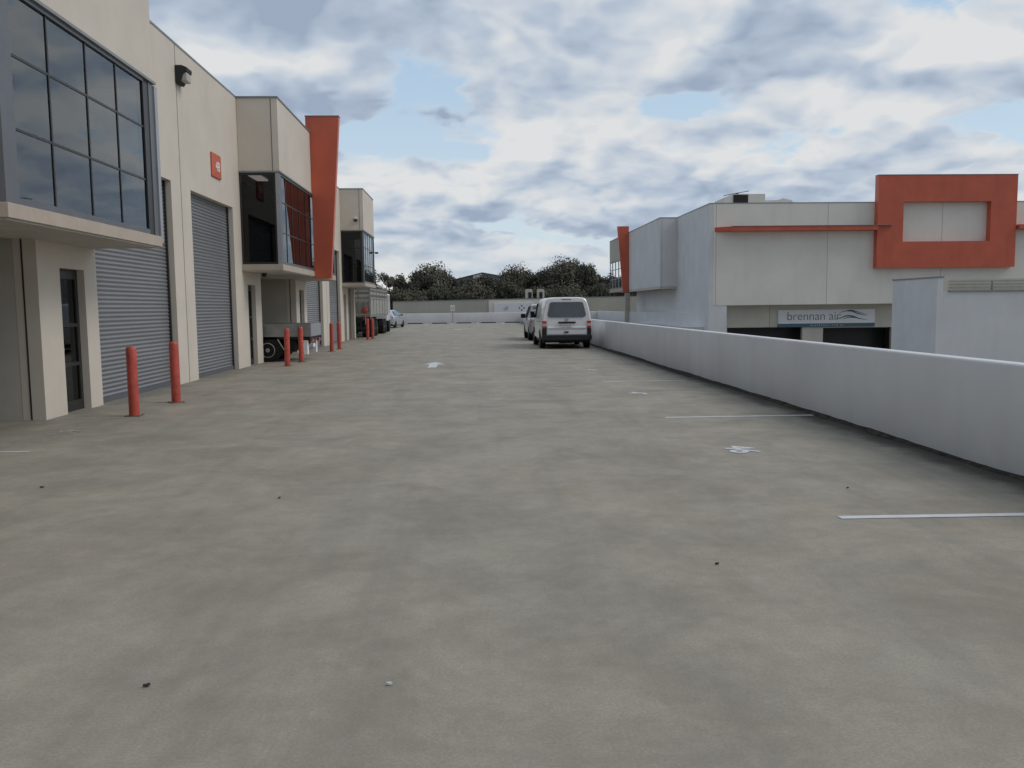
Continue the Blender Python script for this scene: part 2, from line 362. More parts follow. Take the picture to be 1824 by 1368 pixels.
# ------------------------------------------------------------ setting: ground, deck, lines
bm = bm_new(); sheet(bm, ((-1500,-1500,-4),(1500,-1500,-4),(1500,2500,-4),(-1500,2500,-4)))
struct('ground', bm, mat('ground_cover', (.07, .075, .05), .95, var=.2, vs=.05))
bm = bm_new(); box(bm, -30, 5.22, -14, 86.2, -.5, 0); struct('parking_deck', bm, deck_mat())
bm = bm_new(); box(bm, 5.5, 60, -14, 49, -3.9, -3.0); struct('lower_driveway', bm, mat('driveway_concrete', (.2, .2, .19), .85, var=.1))
def line(x0, x1, y, w=.085, m=None, tilt=0.):
    bm = bm_new(); n = 6
    for i in range(n):
        a = x0+(x1-x0)*i/n; b = x0+(x1-x0)*(i+1)/n
        sheet(bm, ((a, y+tilt*(a-x0)-w/2, .004), (b, y+tilt*(b-x0)-w/2, .004), (b, y+tilt*(b-x0)+w/2, .004), (a, y+tilt*(a-x0)+w/2, .004)))
    bmesh.ops.remove_doubles(bm, verts=bm.verts, dist=1e-5)
    struct('parking_line', bm, m or M_paint)
line(2.76, 4.62, 6.17, tilt=-.025); line(2.76, 4.93, 12.0, tilt=-.01); line(2.76, 4.55, 17.9, w=.07); line(2.76, 4.7, 23.8, w=.07, m=M_paintold); line(2.76, 4.9, 29.7, w=.07, m=M_paintold)
line(-6.45, -5.22, 10.02, w=.06, m=M_paint); line(-6.3, -5.4, 13.03, w=.05, m=M_paintold)
for k in range(8):
    x = -7.1+k*2.5; bm = bm_new(); sheet(bm, ((x-.05, 80.8, .004), (x+.05, 80.8, .004), (x+.05, 85.7, .004), (x-.05, 85.7, .004))); struct('parking_line', bm, M_paint)
def floor_number(txt, x, y, m=M_paint, s=.42):
    bm = text_bm(txt, s, 0, .012); place(bm, Matrix.Translation((x, y, .005)) @ Matrix.Rotation(-pi/2, 4, 'Z')); struct('painted_number', bm, m)
floor_number('46', 2.97, 9.22, s=.46); floor_number('47', 2.99, 15.4, s=.44); floor_number('48', 2.94, 21.2, m=M_paint, s=.42); floor_number('49', 2.86, 26.4, m=M_paintold)
bm = text_bm('39', .42, 0, .01); place(bm, Matrix.Translation((-5.5, 11.55, .005)) @ Matrix.Rotation(pi/2, 4, 'Z')); struct('painted_number', bm, M_paintold)
bm = bm_new(); sheet(bm, ((-1.27, 22.9, .005), (-1.03, 22.9, .005), (-1.03, 24.15, .005), (-.83, 24.15, .005), (-1.15, 25.2, .005), (-1.47, 24.15, .005), (-1.27, 24.15, .005)))
struct('painted_arrow', bm, M_paint)
bm = bm_new(); sheet(bm, ((-1.4, 61.4, .005), (-.85, 61.4, .005), (-.85, 62.2, .005), (-1.4, 62.2, .005))); struct('painted_marking', bm, M_paint)
# thin slab joints in the concrete
for y in (-2, 20.6, 36.5, 52):
    bm = bm_new(); sheet(bm, ((-6.4, y, .003), (4.9, y, .003), (4.9, y+.012, .003), (-6.4, y+.012, .003))); struct('deck_joint', bm, mat('joint_filler', (.13, .125, .115), .9, var=.2, vs=4))

# ------------------------------------------------------------ parapet walls
def profile_run(bm, prof, path):
    """prof in (offset, z), path of (x, y, nx, ny)"""
    rings = [[bm.verts.new((x+nx*o_, y+ny*o_, z)) for o_, z in prof] for x, y, nx, ny in path]
    n = len(prof)
    for A, B in zip(rings, rings[1:]):
        for i in range(n): bm.faces.new((A[i], A[(i+1)%n], B[(i+1)%n], B[i]))
    bm.faces.new(rings[0]); bm.faces.new(rings[-1][::-1])
prof = [(0, 0), (0, 1.015), (.005, 1.032), (.018, 1.043), (.035, 1.045), (.165, 1.045), (.182, 1.043), (.195, 1.032), (.2, 1.015), (.2, -1)]
bm = bm_new(); profile_run(bm, prof, [(5.026, y, 1, 0) for y in (-13, 0, 5, 10, 20, 30, 40, 60, 85.9)])
obj('parapet_wall', bm, M_white, smooth=40, label='long low white rendered parapet wall running beside the parking bays and van', cat='wall')
bm = bm_new(); profile_run(bm, [(a, z) for a, z in prof], [(-8.2, 86.0, 0, 1), (2, 86.0, 0, 1), (5.23, 86.0, 0, 1), (13.0, 86.0, 0, 1)])
obj('parapet_wall', bm, M_white, smooth=40, label='low white parapet closing the far end of the parking deck, behind the wheel stops', cat='wall')
bm = bm_new()
for k in range(6): tube(bm, (5.03, 3+k*6., .06), (5.05, 3+k*6., .06), .001)
bm.free()
bm = bm_new(); rd = random.Random(3); prev = None; y = -3.
w_, h_ = .12, .02
while y < 60:
    w_ = min(.24, max(.07, w_+rd.uniform(-.028, .028))); h_ = min(.04, max(.008, h_+rd.uniform(-.007, .007)))
    cur = [bm.verts.new(p) for p in ((5.03-w_, y, .003), (5.03-w_*.55, y, .012+.1*h_), (5.03-w_*.2, y, .3*h_+.01), (5.0258, y, h_))]
    if prev:
        for i in range(3): bm.faces.new((prev[i], prev[i+1], cur[i+1], cur[i]))
    prev = cur; y += rd.uniform(.06, .16)*(1+max(0, y)/20)
obj('dirt_line', bm, mat('washed_dirt', (.055, .050, .042), 1., var=.4, vs=9, spec=.05, bump=.5, bs=40), smooth=60, kind='stuff', label='dark dirt and moss washed along the foot of the parapet wall', cat='dirt')
for k in range(6):
    x = -5.85+k*2.45; bm = bm_new(); prism(bm, ((x-.75, 85.35, 0), (x-.75, 85.37, .09), (x-.75, 85.47, .09), (x-.75, 85.5, 0)), (1.5, 0, 0))
    pos = ['leftmost', 'second from left', 'third from left', 'third from right', 'second from right', 'rightmost'][k]
    obj('wheel_stop', bm, M_black, label='low shadow-dark wheel stop at the foot of the far parapet, %s of six' % pos, cat='wheel stop', group='wheel stops along the far parapet')  # black colour stands in for the shadow line at concrete stops

# ------------------------------------------------------------ left warehouse
XF, XB, ZT = -6.487, -5.356, 7.48
wh = thing('warehouse_building', (-6.487, 25, 0), 'long cream warehouse with roller doors, glass bays and a red fin', 'building')
holes = [(8.0, 12.975, 0, 2.72), (13.66, 14.5, 0, 2.32), (14.957, 18.85, 0, 4.43), (20.12, 23.55, 0, 4.40), (24.78, 25.62, 0, 2.35), (26.3, 31.4, 0, 2.72),
         (32.03, 32.87, 0, 2.35), (33.4, 36.95, 0, 4.40), (38.65, 41.8, 0, 4.40), (42.85, 43.65, 0, 2.35), (44.3, 46.5, 0, 2.72), (-2, 2.5, 0, 4.4), (3.4, 7, 0, 4.4),
         (10.3, 14.8, 2.96, 5.45), (24.45, 33.25, 2.96, 5.45), (42.7, 46.7, 2.96, 5.45)]
bm = bm_new(); gridwall(bm, 'X', XF-.34, XF, -12, 46.95, 0, ZT, holes); obj('wall', bm, M_cream, wh)
parts('end_wall', M_cream, wh, (-22, XF-.342, 46.75, 46.95, 0, ZT), (-22, XF-.342, -12, -11.8, 0, ZT), (-22.2, -22, -12, 46.95, 0, ZT))
part('roof', M_cap, wh, (-21.9, XF-.345, -11.7, 46.74, 7.0, 7.1))
parts('parapet_cap', M_cap, wh, (XF-.36, XF+.012, -12.02, 10.13, ZT+.001, ZT+.045), (XF-.36, XF+.012, 14.94, 24.28, ZT+.001, ZT+.045), (XF-.36, XF+.012, 33.42, 42.5, ZT+.001, ZT+.045), bev=0)
# recesses (covered entries) behind the facade
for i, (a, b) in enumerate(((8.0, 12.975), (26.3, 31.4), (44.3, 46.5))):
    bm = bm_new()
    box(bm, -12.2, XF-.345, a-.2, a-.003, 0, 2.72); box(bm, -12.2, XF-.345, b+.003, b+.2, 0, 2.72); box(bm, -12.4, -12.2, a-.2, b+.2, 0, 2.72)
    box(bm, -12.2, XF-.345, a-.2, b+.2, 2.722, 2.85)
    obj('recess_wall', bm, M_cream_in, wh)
    part('recess_joint', M_dark, wh, (XF-.225, XF-.20, b-.006, b+.0025, 0, 2.72))
# interiors behind openings
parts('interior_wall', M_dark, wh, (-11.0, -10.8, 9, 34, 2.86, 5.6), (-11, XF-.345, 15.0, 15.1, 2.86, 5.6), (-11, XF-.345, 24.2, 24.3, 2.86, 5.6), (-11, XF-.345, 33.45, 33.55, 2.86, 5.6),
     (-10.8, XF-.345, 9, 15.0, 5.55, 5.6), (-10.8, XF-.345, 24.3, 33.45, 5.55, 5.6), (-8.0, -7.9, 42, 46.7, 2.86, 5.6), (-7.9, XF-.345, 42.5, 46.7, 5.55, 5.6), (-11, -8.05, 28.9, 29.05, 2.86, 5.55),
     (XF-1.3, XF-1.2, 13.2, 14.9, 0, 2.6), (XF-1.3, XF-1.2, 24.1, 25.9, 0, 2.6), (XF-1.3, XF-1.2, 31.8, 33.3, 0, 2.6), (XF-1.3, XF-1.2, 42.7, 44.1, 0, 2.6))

def roller(y0, y1, h):
    bm = bm_new(); xs = XF-.17; pitch = .080; n = int(h/pitch)+1; N = 8; prev = None
    k = 0
    while True:
        z = k*pitch/N
        if z > h: break
        ph = (k % N)/N; d = .014*math.sin(pi*min(ph/.72, 1)) if ph < .72 else -.007
        cur = (bm.verts.new((xs+d, y0, z)), bm.verts.new((xs+d, y1, z)))
        if prev: bm.faces.new((prev[0], prev[1], cur[1], cur[0]))
        prev = cur; k += 1
    o = obj('roller_door', bm, M_steel, wh, smooth=50)
    parts('guide_track', M_framed, o, (XF-.23, XF-.12, y0, y0+.05, 0, h), (XF-.23, XF-.12, y1-.05, y1, 0, h))
    part('bottom_rail', M_frame, o, (XF-.21, XF-.13, y0+.052, y1-.052, .001, .085))
roller(14.957, 18.85, 4.43); roller(20.12, 23.55, 4.40); roller(33.4, 36.95, 4.40); roller(38.65, 41.8, 4.40); roller(-2, 2.5, 4.4); roller(3.4, 7, 4.4)
def pane(bm, axis, p, a0, a1, z0, z1):
    c = [(a0, z0), (a1, z0), (a1, z1), (a0, z1)]
    sheet(bm, [(p, a, z) if axis == 'X' else (a, p, z) for a, z in c])
def entry_door(y0, y1, h):
    xd = XF-.12; o = thing.__wrapped__(y0) if hasattr(thing, '__wrapped__') else None
    bm = bm_new(); w = .085
    box(bm, xd-.05, xd, y0, y0+w, 0, h); box(bm, xd-.05, xd, y1-w, y1, 0, h); box(bm, xd-.05, xd, y0+w, y1-w, h-.16, h); box(bm, xd-.05, xd, y0+w, y1-w, 0, .17)
    box(bm, xd-.05, xd, y0+w, y1-w, .74, .80); box(bm, xd-.05, xd, y0+w, y1-w, 1.38, 1.44)
    d = obj('entry_door', bm, M_framed, wh)
    bm = bm_new(); pane(bm, 'X', xd-.025, y0+w, y1-w, .17, h-.16); obj('glass_pane', bm, M_glassdoor, d)
    bm = bm_new(); tube(bm, (xd, y0+.05, 1.02), (xd+.05, y0+.05, 1.02), .022, 12); tube(bm, (xd+.045, y0+.03, 1.02), (xd+.045, y0+.16, 1.02), .010, 8)
    obj('handle', bm, M_chrome, d, smooth=40)
    for zz, rr in ((1.22, .028), (1.33, .018)): bm = bm_new(); tube(bm, (xd, y0+.055, zz), (xd+.03, y0+.055, zz), rr, 14); obj('lock', bm, M_chrome, d, smooth=40)
for a in ((13.66, 14.5, 2.32), (24.78, 25.62, 2.35), (32.03, 32.87, 2.35), (42.85, 43.65, 2.35)): entry_door(*a)

ZS0, ZS1, ZG = 2.72, 2.90, 5.49
def bay(y0, y1, near_frame, mull, ef=.10):
    # upper render box
    bm = bm_new(); box(bm, XF+.002, XB, y0, y1, ZG, ZT); obj('bay_panel', bm, M_cream, wh, bev=.012)
    parts('parapet_cap', M_cap, wh, (XF-.36, XB+.02, y0-.02, y1+.02, ZT+.001, ZT+.045))
    parts('panel_joint', M_seal, wh, (XB-.20, XB-.175, y0-.004, y0+.01, ZG, ZT))
    parts('window_head', M_cap, wh, (XF+.002, XB+.03, y0-.03, y1+.05, ZG-.045, ZG-.002))
    part('floor_slab', M_trim, wh, (XF+.002, XB+.02, y0-.03, y1+.03, ZS0+.005, ZS1), bev=.008)
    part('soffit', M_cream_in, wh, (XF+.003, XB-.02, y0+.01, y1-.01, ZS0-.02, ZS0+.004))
    # front window wall
    fr = M_frame; t = .055
    xs = sorted(mull)
    bl = [(XB-.09, XB-.01, y0, near_frame, ZS1, ZG-.046), (XB-.09, XB-.01, y1-min(ef, .2), y1, ZS1, ZG-.046), (XB-.09, XB-.01, near_frame, y1-ef, ZS1, ZS1+.085), (XB-.09, XB-.01, near_frame, y1-ef, ZG-.10, ZG-.046)]
    w = part('window', fr, wh, *bl)
    if ef > .2: part('reveal', M_framed, w, (XB-.12, XB-.02, y1-ef, y1-.201, ZS1+.001, ZG-.047))
    mb = bm_new()
    for m_ in xs: box(mb, XB-.062, XB-.032, m_-.016, m_+.016, ZS1+.086, ZG-.101)
    for z in (3.80, 4.66):
        e = [near_frame]+xs+[y1-ef]
        for a, b in zip(e, e[1:]): box(mb, XB-.060, XB-.034, a+(.017 if a != near_frame else 0), b-(.017 if b != y1-ef else 0), z-.016, z+.016)
    obj('mullion', mb, M_framed, w)
    g = bm_new(); pane(g, 'X', XB-.045, near_frame, y1-ef, ZS1+.05, ZG-.06); obj('glass_pane', g, M_glass if ef > .2 else M_glassb, w)
    # near side: one dark pane
    w2 = part('window', M_framed, wh, (XF+.003, XF+.06, y0+.01, y0+.07, ZS1, ZG-.046), (XB-.17, XB-.092, y0+.01, y0+.07, ZS1, ZG-.046), (XF+.061, XB-.171, y0+.01, y0+.07, ZS1, ZS1+.06), (XF+.061, XB-.171, y0+.01, y0+.07, ZG-.11, ZG-.046))
    g = bm_new(); pane(g, 'Y', y0+.04, XF+.06, XB-.17, ZS1+.06, ZG-.11); obj('glass_pane', g, M_glassd, w2)
    w3 = part('window', M_framed, wh, (XF+.003, XB-.092, y1-.09, y1-.02, ZS1, ZS1+.07), (XF+.003, XB-.092, y1-.09, y1-.02, ZG-.12, ZG-.046), (XF+.003, XF+.06, y1-.09, y1-.02, ZS1+.071, ZG-.121))
    g = bm_new(); pane(g, 'Y', y1-.05, XF+.06, XB-.092, ZS1+.07, ZG-.12); obj('glass_pane', g, M_glassd, w3)
    for z in (3.80, 4.66): part('transom', M_framed, w2, (XF+.3, XB-.3, y0+.9, y0+.93, z-.02, z+.02))
bay(10.14, 14.93, 10.44, [11.38, 12.47, 13.48], ef=.42)
bay(24.30, 33.42, 24.50, [25.15, 26.0, 27.0, 28.0, 29.6, 30.6, 31.6, 32.6])
bay(42.50, 46.90, 42.62, [43.4, 44.3, 45.2, 46.1])
parts('end_flashing', M_lframe, wh, (XB-.30, XB+.012, 14.935, 15.06, 2.80, 5.42), (XB-.12, XB-.005, 24.285, 24.297, 2.9, 5.44))
# ceiling light seen through the glass of the middle bay
part('ceiling_light', emis('fluorescent_panel', (.9, .8, .72), 1.2), wh, (-6.30, -5.98, 24.55, 25.6, 5.40, 5.43))
# red fin
bm = bm_new(); prism(bm, ((-5.345, 29.0, 2.65), (-4.787, 29.0, 2.65), (-4.38, 29.0, 8.01), (-5.49, 29.0, 8.01), (-5.49, 29.0, 7.53), (-5.345, 29.0, 7.53)), (0, .28, 0))
obj('feature_fin', bm, M_red, wh, bev=.006)
part('fin_cap', M_cap, wh, (-5.50, -4.37, 28.985, 29.295, 8.012, 8.04))
# panel joints and joint grooves
parts('panel_joint', M_seal, wh, (XF-.004, XF+.004, 19.46, 19.485, 0, ZT), (XF-.004, XF+.004, 37.9, 37.92, 0, ZT), (XF-.004, XF+.004, 2.9, 2.93, 0, ZT))
# number sign 48
ns = thing('number_sign', (XF+.01, 22.12, 5.27), 'square red sign with white number 48 on the cream wall above a roller door', 'sign')
part('plate', M_red, ns, (XF+.002, XF+.045, 21.74, 22.50, 4.97, 5.57), bev=.03)
bm = text_bm('48', .34, .003, .004); place(bm, Matrix.Translation((XF+.05, 22.19, 5.25)) @ Matrix(((0,0,1,0),(1,0,0,0),(0,1,0,0),(0,0,0,1)))); obj('lettering', bm, M_signw, ns)
# flood light on the facade
fl = thing('flood_light', (XF, 19.75, 6.85), 'dark box flood light mounted high on the cream wall beside the panel joint', 'light')
bm = bm_new(); prism(bm, ((XF+.003, 19.42, 6.64), (XF+.08, 19.42, 6.62), (XF+.14, 19.42, 6.72), (XF+.18, 19.42, 6.84), (XF+.26, 19.42, 6.88), (XF+.27, 19.42, 6.97), (XF+.15, 19.42, 7.02), (XF+.003, 19.42, 7.02)), (0, .36, 0)); obj('housing', bm, M_plast, fl, bev=.02)
part('lens', mat('frosted_lens', (.42, .40, .35), .5), fl, (XF+.10, XF+.25, 19.45, 19.75, 6.68, 6.875), bev=.03)
# small security camera and lamp on last bay
sc_ = thing('security_camera', (-5.70, 42.5, 5.97), 'small white dome camera on the near face of the farthest bay', 'security camera')
bm = bm_new(); box(bm, -5.80, -5.64, 42.40, 42.499, 5.98, 6.10); obj('bracket', bm, M_signw, sc_, bev=.01)
bm = bm_new(); lathe(bm, (-5.72, 42.38, 5.88), (0, 0, 1), [(0, .02), (.03, .08), (.10, .10), (.13, .10)], 16); obj('dome', bm, M_plast, sc_, smooth=40)
ll = thing('wall_lamp', (XB, 46.92, 4.65), 'small dark arm lamp sticking out from the end of the farthest bay', 'light')
part('arm', M_framed, ll, (XB-.25, XB+.03, 46.935, 46.965, 4.66, 4.69)); part('head', M_framed, ll, (XB+.031, XB+.20, 46.88, 47.04, 4.60, 4.69), bev=.01)
sl = thing('soffit_camera', (-6.2, 25.3, 2.7), 'small camera hanging under the soffit by the door beneath the middle bay', 'security camera')
bm = bm_new(); lathe(bm, (-6.15, 25.4, 2.58), (0, 0, 1), [(0, .015), (.03, .06), (.08, .075), (.119, .075)], 16); obj('dome', bm, M_plast, sl, smooth=40)

# ------------------------------------------------------------ bollards
def bollard(proto=None):
    root = thing('bollard', (0,0,0), 'red steel bollard', 'bollard', 'red bollards in front of the roller doors')
    OFF.pop(root.name, None)
    bm = bm_new(); lathe(bm, (0,0,.012), (0,0,1), [(0,.078),(.02,.078),(1.02,.078),(1.05,.072),(1.068,.055),(1.072,.0)], 28); obj('post', bm, M_redb, root, smooth=50)
    bm = bm_new(); box(bm, -.115, .115, -.115, .115, .001, .010)
    for sx in (-1, 1):
        for sy in (-1, 1): tube(bm, (sx*.092, sy*.092, .009), (sx*.092, sy*.092, .026), .009, 8)
    obj('base_plate', bm, mat('rusty_plate', (.15, .12, .10), .8, var=.25, vs=20), root)
    return root
b0 = bollard()
BL = [(-5.30, 13.29, 0, 'nearest red bollard, between the first entry door and the first roller door'), (-5.30, 15.15, 0, 'second red bollard beside the first roller door, next to the cream pier'),
      (-5.36, 24.46, .010, 'red bollard in front of the wheel of the tray truck'), (-5.31, 26.19, -.004, 'red bollard in front of the tail of the tray truck'),
      (-5.42, 32.45, .012, 'red bollard left of two by the pier between the distant roller doors'), (-5.40, 34.2, -.008, 'red bollard right of two by the pier between the distant roller doors'),
      (-5.50, 44.2, 0, 'left one of the farthest two red bollards, before the crate truck'), (-5.41, 45.6, .012, 'right one of the farthest two red bollards, before the crate truck')]
for i, (x, y, tl, lb) in enumerate(BL):
    if i == 0: o = b0
    else:
        o = b0.copy(); C.objects.link(o)
        for ch in b0.children:
            c = ch.copy(); c.parent = o; C.objects.link(c)
    o.location = (x, y, 0); o.rotation_euler = (tl, -tl, i*.7); o['label'] = lb

# ------------------------------------------------------------ vehicles
def wheel(parent, x, y, rad, w, side, rim=.62, tmat=M_black, rmat=M_chrome, dual=False):
    """side +1: outer face towards +x"""
    bm = bm_new(); ww = w*(2.1 if dual else 1)
    lathe(bm, (x-side*ww, y, rad), (side, 0, 0), [(0, rad*.7), (.012, rad*.93), (.035, rad), (ww-.035, rad), (ww-.010, rad*.94), (ww, rad*.80), (ww-.004, rad*rim)], 28)
    o = obj('wheel', bm, tmat, parent, local=True, smooth=35)
    bm = bm_new(); lathe(bm, (x-side*.10, y, rad), (side, 0, 0), [(0, rad*rim), (.092, rad*rim*.99), (.096, rad*rim*.9), (.06, rad*rim*.82), (.045, rad*rim*.45), (.085, rad*rim*.28), (.10, rad*rim*.2)], 20)
    obj('rim', bm, rmat, o, local=True, smooth=35)
    return o
def loft(rings, closed=False):
    bm = bm_new(); R = [[bm.verts.new(p) for p in rg] for rg in rings]; n = len(R[0])
    for A, B in zip(R, R[1:]):
        for i in range(n-1): bm.faces.new((A[i], A[i+1], B[i+1], B[i]))
    bm.faces.new(R[0]); bm.faces.new(R[-1])
    return bm
def ring(y, secs, lean=0.):
    """secs: list of (halfwidth, z) bottom to top; mirrored; lean shifts y by z"""
    pts = [(-w, y+lean*z, z) for w, z in secs]+[(w, y+lean*z, z) for w, z in reversed(secs)]
    return pts+[pts[0]]

def make_van():
    v = thing('parked_van', (3.56, 32.0, 0), 'white panel van parked along the parapet, seen from behind', 'van'); OFF.pop(v.name)
    def sec(wb, ws, wt, zr, zb=.34):
        return [(wb*.97, zb), (wb, zb+.12), (wb+.012, .80), (wb+.005, 1.06), (ws, 1.16), ((ws+wt)/2+.012, 1.50), (wt+.01, 1.76), (wt-.035, zr-.085), (wt-.12, zr-.03), (wt-.30, zr-.005), (0.0001, zr)]
    rings = []
    tbl = [(.04, .90, .885, .745, 1.925), (.10, .935, .925, .79, 1.955), (.30, .95, .94, .81, 1.965), (1.5, .952, .945, .82, 1.97), (3.0, .952, .945, .82, 1.965), (3.4, .952, .945, .80, 1.94)]
    for y, wb, ws, wt, zr in tbl:
        ln = {.04: .10, .10: .085, .30: .03}.get(y, 0)
        s = sec(wb, ws, wt, zr)
        pts = [(-w, y+max(0, z-.95)*ln*1.4, z) for w, z in s]+[(w, y+max(0, z-.95)*ln*1.4, z) for w, z in reversed(s)]
        rings.append(pts+[pts[0]])
    # windscreen and nose
    for y, k, zt in ((3.75, .98, 1.72), (4.15, .95, 1.30), (4.35, .93, 1.12), (4.75, .88, .98), (4.88, .80, .80)):
        s = sec(.95*k, .94*k, .82*k, max(zt, .9)); s = [(w, min(z, zt-.02*(10-i)/10)) for i, (w, z) in enumerate(s)]
        pts = [(-w, y, z) for w, z in s]+[(w, y, z) for w, z in reversed(s)]; rings.append(pts+[pts[0]])
    body = obj('body', loft(rings), M_vanwhite, v, local=True, smooth=32)
    def yr(z): return .04+max(0, z-.95)*.14
    def rpoly(pts, d0, th):  # outline in (x,z) laid on the raked rear
        bm = bm_new(); prism(bm, [(x, yr(z)-d0, z) for x, z in pts], (0, -th, 0)); return bm
    def rrect(x0, x1, z0, z1, r_, ti=0., n=6):
        pts = []
        for cx, cz, a0 in ((x1-r_, z0+r_, -90), (x1-r_-ti, z1-r_, 0), (x0+r_+ti, z1-r_, 90), (x0+r_, z0+r_, 180)):
            for k in range(n+1):
                a = radians(a0+90*k/n); pts.append((cx+r_*cos(a), cz+r_*sin(a)))
        return pts
    # tailgate panel slightly proud, with swage
    tg = obj('tailgate', rpoly(rrect(-.745, .745, .56, 1.86, .06, .085), -.004, .014), M_vanwhite, v, local=True, smooth=30)
    obj('rear_window', rpoly(rrect(-.735, .735, 1.20, 1.78, .11, .08), .012, .006), M_carglass, tg, local=True)
    bm = bm_new(); prism(bm, [(-.74, yr(.78)-.008, .86), (-.74, yr(.78)-.030, .80), (-.74, yr(.78)-.008, .74)], (1.48, 0, 0)); obj('swage_line', bm, M_vanwhite, tg, local=True)
    bm = bm_new(); box(bm, -.33, .33, -.035, .03, .965, 1.035); obj('number_plate_garnish', bm, M_plast, tg, local=True, bev=.012)
    bm = bm_new(); box(bm, -.19, .19, -.012, .028, .835, .945); npl = obj('number_plate', bm, M_signw, tg, local=True, bev=.004)
    bm = text_bm('BK 42 LU', .085, .001); place(bm, Matrix.Translation((0, -.0145, .885)) @ Matrix.Rotation(pi/2, 4, 'X')); bm.free()
    bm = bm_new()
    bm.free()
    for k in range(6):
        bm = bm_new(); box(bm, -.155+k*.055, -.125+k*.055, -.0145, -.0125, .868, .915); obj('character', bm, M_letter, npl, local=True)
    bm = bm_new(); lathe(bm, (0, yr(1.11)-.03, 1.11), (0, 1, 0), [(0, .055), (.012, .058), (.022, .058)], 24); bd = obj('badge', bm, mat('badge_chrome', (.35, .36, .37), .3, .8), tg, local=True, smooth=30)
    bm = bm_new()
    for a, b in (((-.034, .035), (-.008, -.036)), ((-.008, -.036), (.0, -.006)), ((0, -.006), (.008, -.036)), ((.008, -.036), (.034, .035))):
        tube(bm, (a[0], yr(1.11)-.033, 1.11+a[1]), (b[0], yr(1.11)-.033, 1.11+b[1]), .005, 6)
    obj('emblem', bm, M_chrome, bd, local=True)
    bm = bm_new(); box(bm, -.10, .06, -.006, .035, .615, .665); obj('model_plate', bm, M_plast, tg, local=True, bev=.004)
    bm = bm_new(); box(bm, -.18, .18, yr(1.88)-.02, yr(1.88)+.02, 1.865, 1.885); obj('high_brake_light', bm, M_plast, v, local=True)
    # lights and pillars
    for sx in (-1, 1):
        def lamp(nm, z0, z1, m, pr=None):
            bm = bm_new(); xo, xi = .945, .775
            pts = [(sx*xi, yr(z0)-.004, z0), (sx*(xo-.03), yr(z0)-.002, z0), (sx*xo, yr(z0)+.06, z0), (sx*(xo+.004), yr(z0)+.17, z0), (sx*(xo-.06), yr(z0)+.17, z0), (sx*xi, yr(z0)+.05, z0)]
            prism(bm, pts, (0, 0, z1-z0)); return obj(nm, bm, m, pr or v, local=True)
        tl = lamp('tail_light', .868, .97, M_lclr)
        lamp('lens', .971, 1.06, M_lred, tl); lamp('lens', .80, .867, M_lred, tl)
        lamp('corner_trim', .52, .798, M_plast)
    # bumper
    bm = bm_new(); prism(bm, [(-.955, .25, .33), (-.955, .02, .33), (-.92, -.10, .33), (-.6, -.14, .33), (.6, -.14, .33), (.92, -.10, .33), (.955, .02, .33), (.955, .25, .33)], (0, 0, .20)); obj('bumper', bm, M_plast, v, local=True, bev=.02)
    bm = bm_new(); box(bm, -.90, .90, .02, 4.5, .24, .36); box(bm, -.25, .25, .3, 1.2, .2, .26); obj('underbody', bm, M_black, v, local=True)
    for y in (.95, 4.0):
        for sx in (-1, 1):
            wheel(v, sx*.965, y, .335, .215, sx, rmat=M_ute)
            bm = bm_new(); lathe(bm, (sx*.85, y, .36), (sx, 0, 0), [(0, .40), (.114, .40)], 32); obj('wheel_arch', bm, M_black, v, local=True)
    # sides: windows, door mirror, sill
    for sx in (-1, 1):
        bm = bm_new(); pts = [(sx*(.953), 2.75, 1.18), (sx*.953, 3.70, 1.18), (sx*.86, 3.42, 1.72), (sx*.845, 2.75, 1.74)]
        prism(bm, pts, (sx*.006, 0, 0)); obj('side_window', bm, M_carglass, v, local=True)
        bm = bm_new(); box(bm, min(sx*.95, sx*.962), max(sx*.95, sx*.962), 1.3, 3.6, .40, .55); obj('sill_trim', bm, M_vanwhite, v, local=True)
        bm = bm_new(); prism(bm, [(sx*.94, 3.42, 1.16), (sx*1.14, 3.38, 1.16), (sx*1.15, 3.38, 1.42), (sx*.97, 3.42, 1.42)], (0, .10, 0)); obj('door_mirror', bm, M_plast, v, local=True, bev=.02)
    # door seams as thin dark strips on left side
    bm = bm_new(); box(bm, -.9585, -.955, 2.70, 2.712, .5, 1.15); box(bm, -.9585, -.955, 1.62, 1.632, .5, 1.15); box(bm, -.9625, -.958, .4, 2.7, 1.02, 1.04); obj('door_seam', bm, M_plast, v, local=True)
    v.rotation_euler = (0, 0, radians(.3)); return v
make_van()

def car_body(secs, m, parent, smooth=35):
    """secs: (y, wb, zb, wbelt, zbelt, wt, zt)"""
    rings = []
    for y, wb, zb, wl, zl, wt, zt in secs:
        s = [(wb-.05, zb), (wb, zb+.08), (wl+.01, (zb+zl)/2), (wl, zl-.05), (wl-.02, zl), (wt+(wl-wt)*.15, zl+(zt-zl)*.72), (wt, zt-.05), (wt-.10, zt-.01), (.0001, zt)]
        pts = [(-w, y, z) for w, z in s]+[(w, y, z) for w, z in reversed(s)]; rings.append(pts+[pts[0]])
    return obj('body', loft(rings), m, parent, local=True, smooth=smooth)

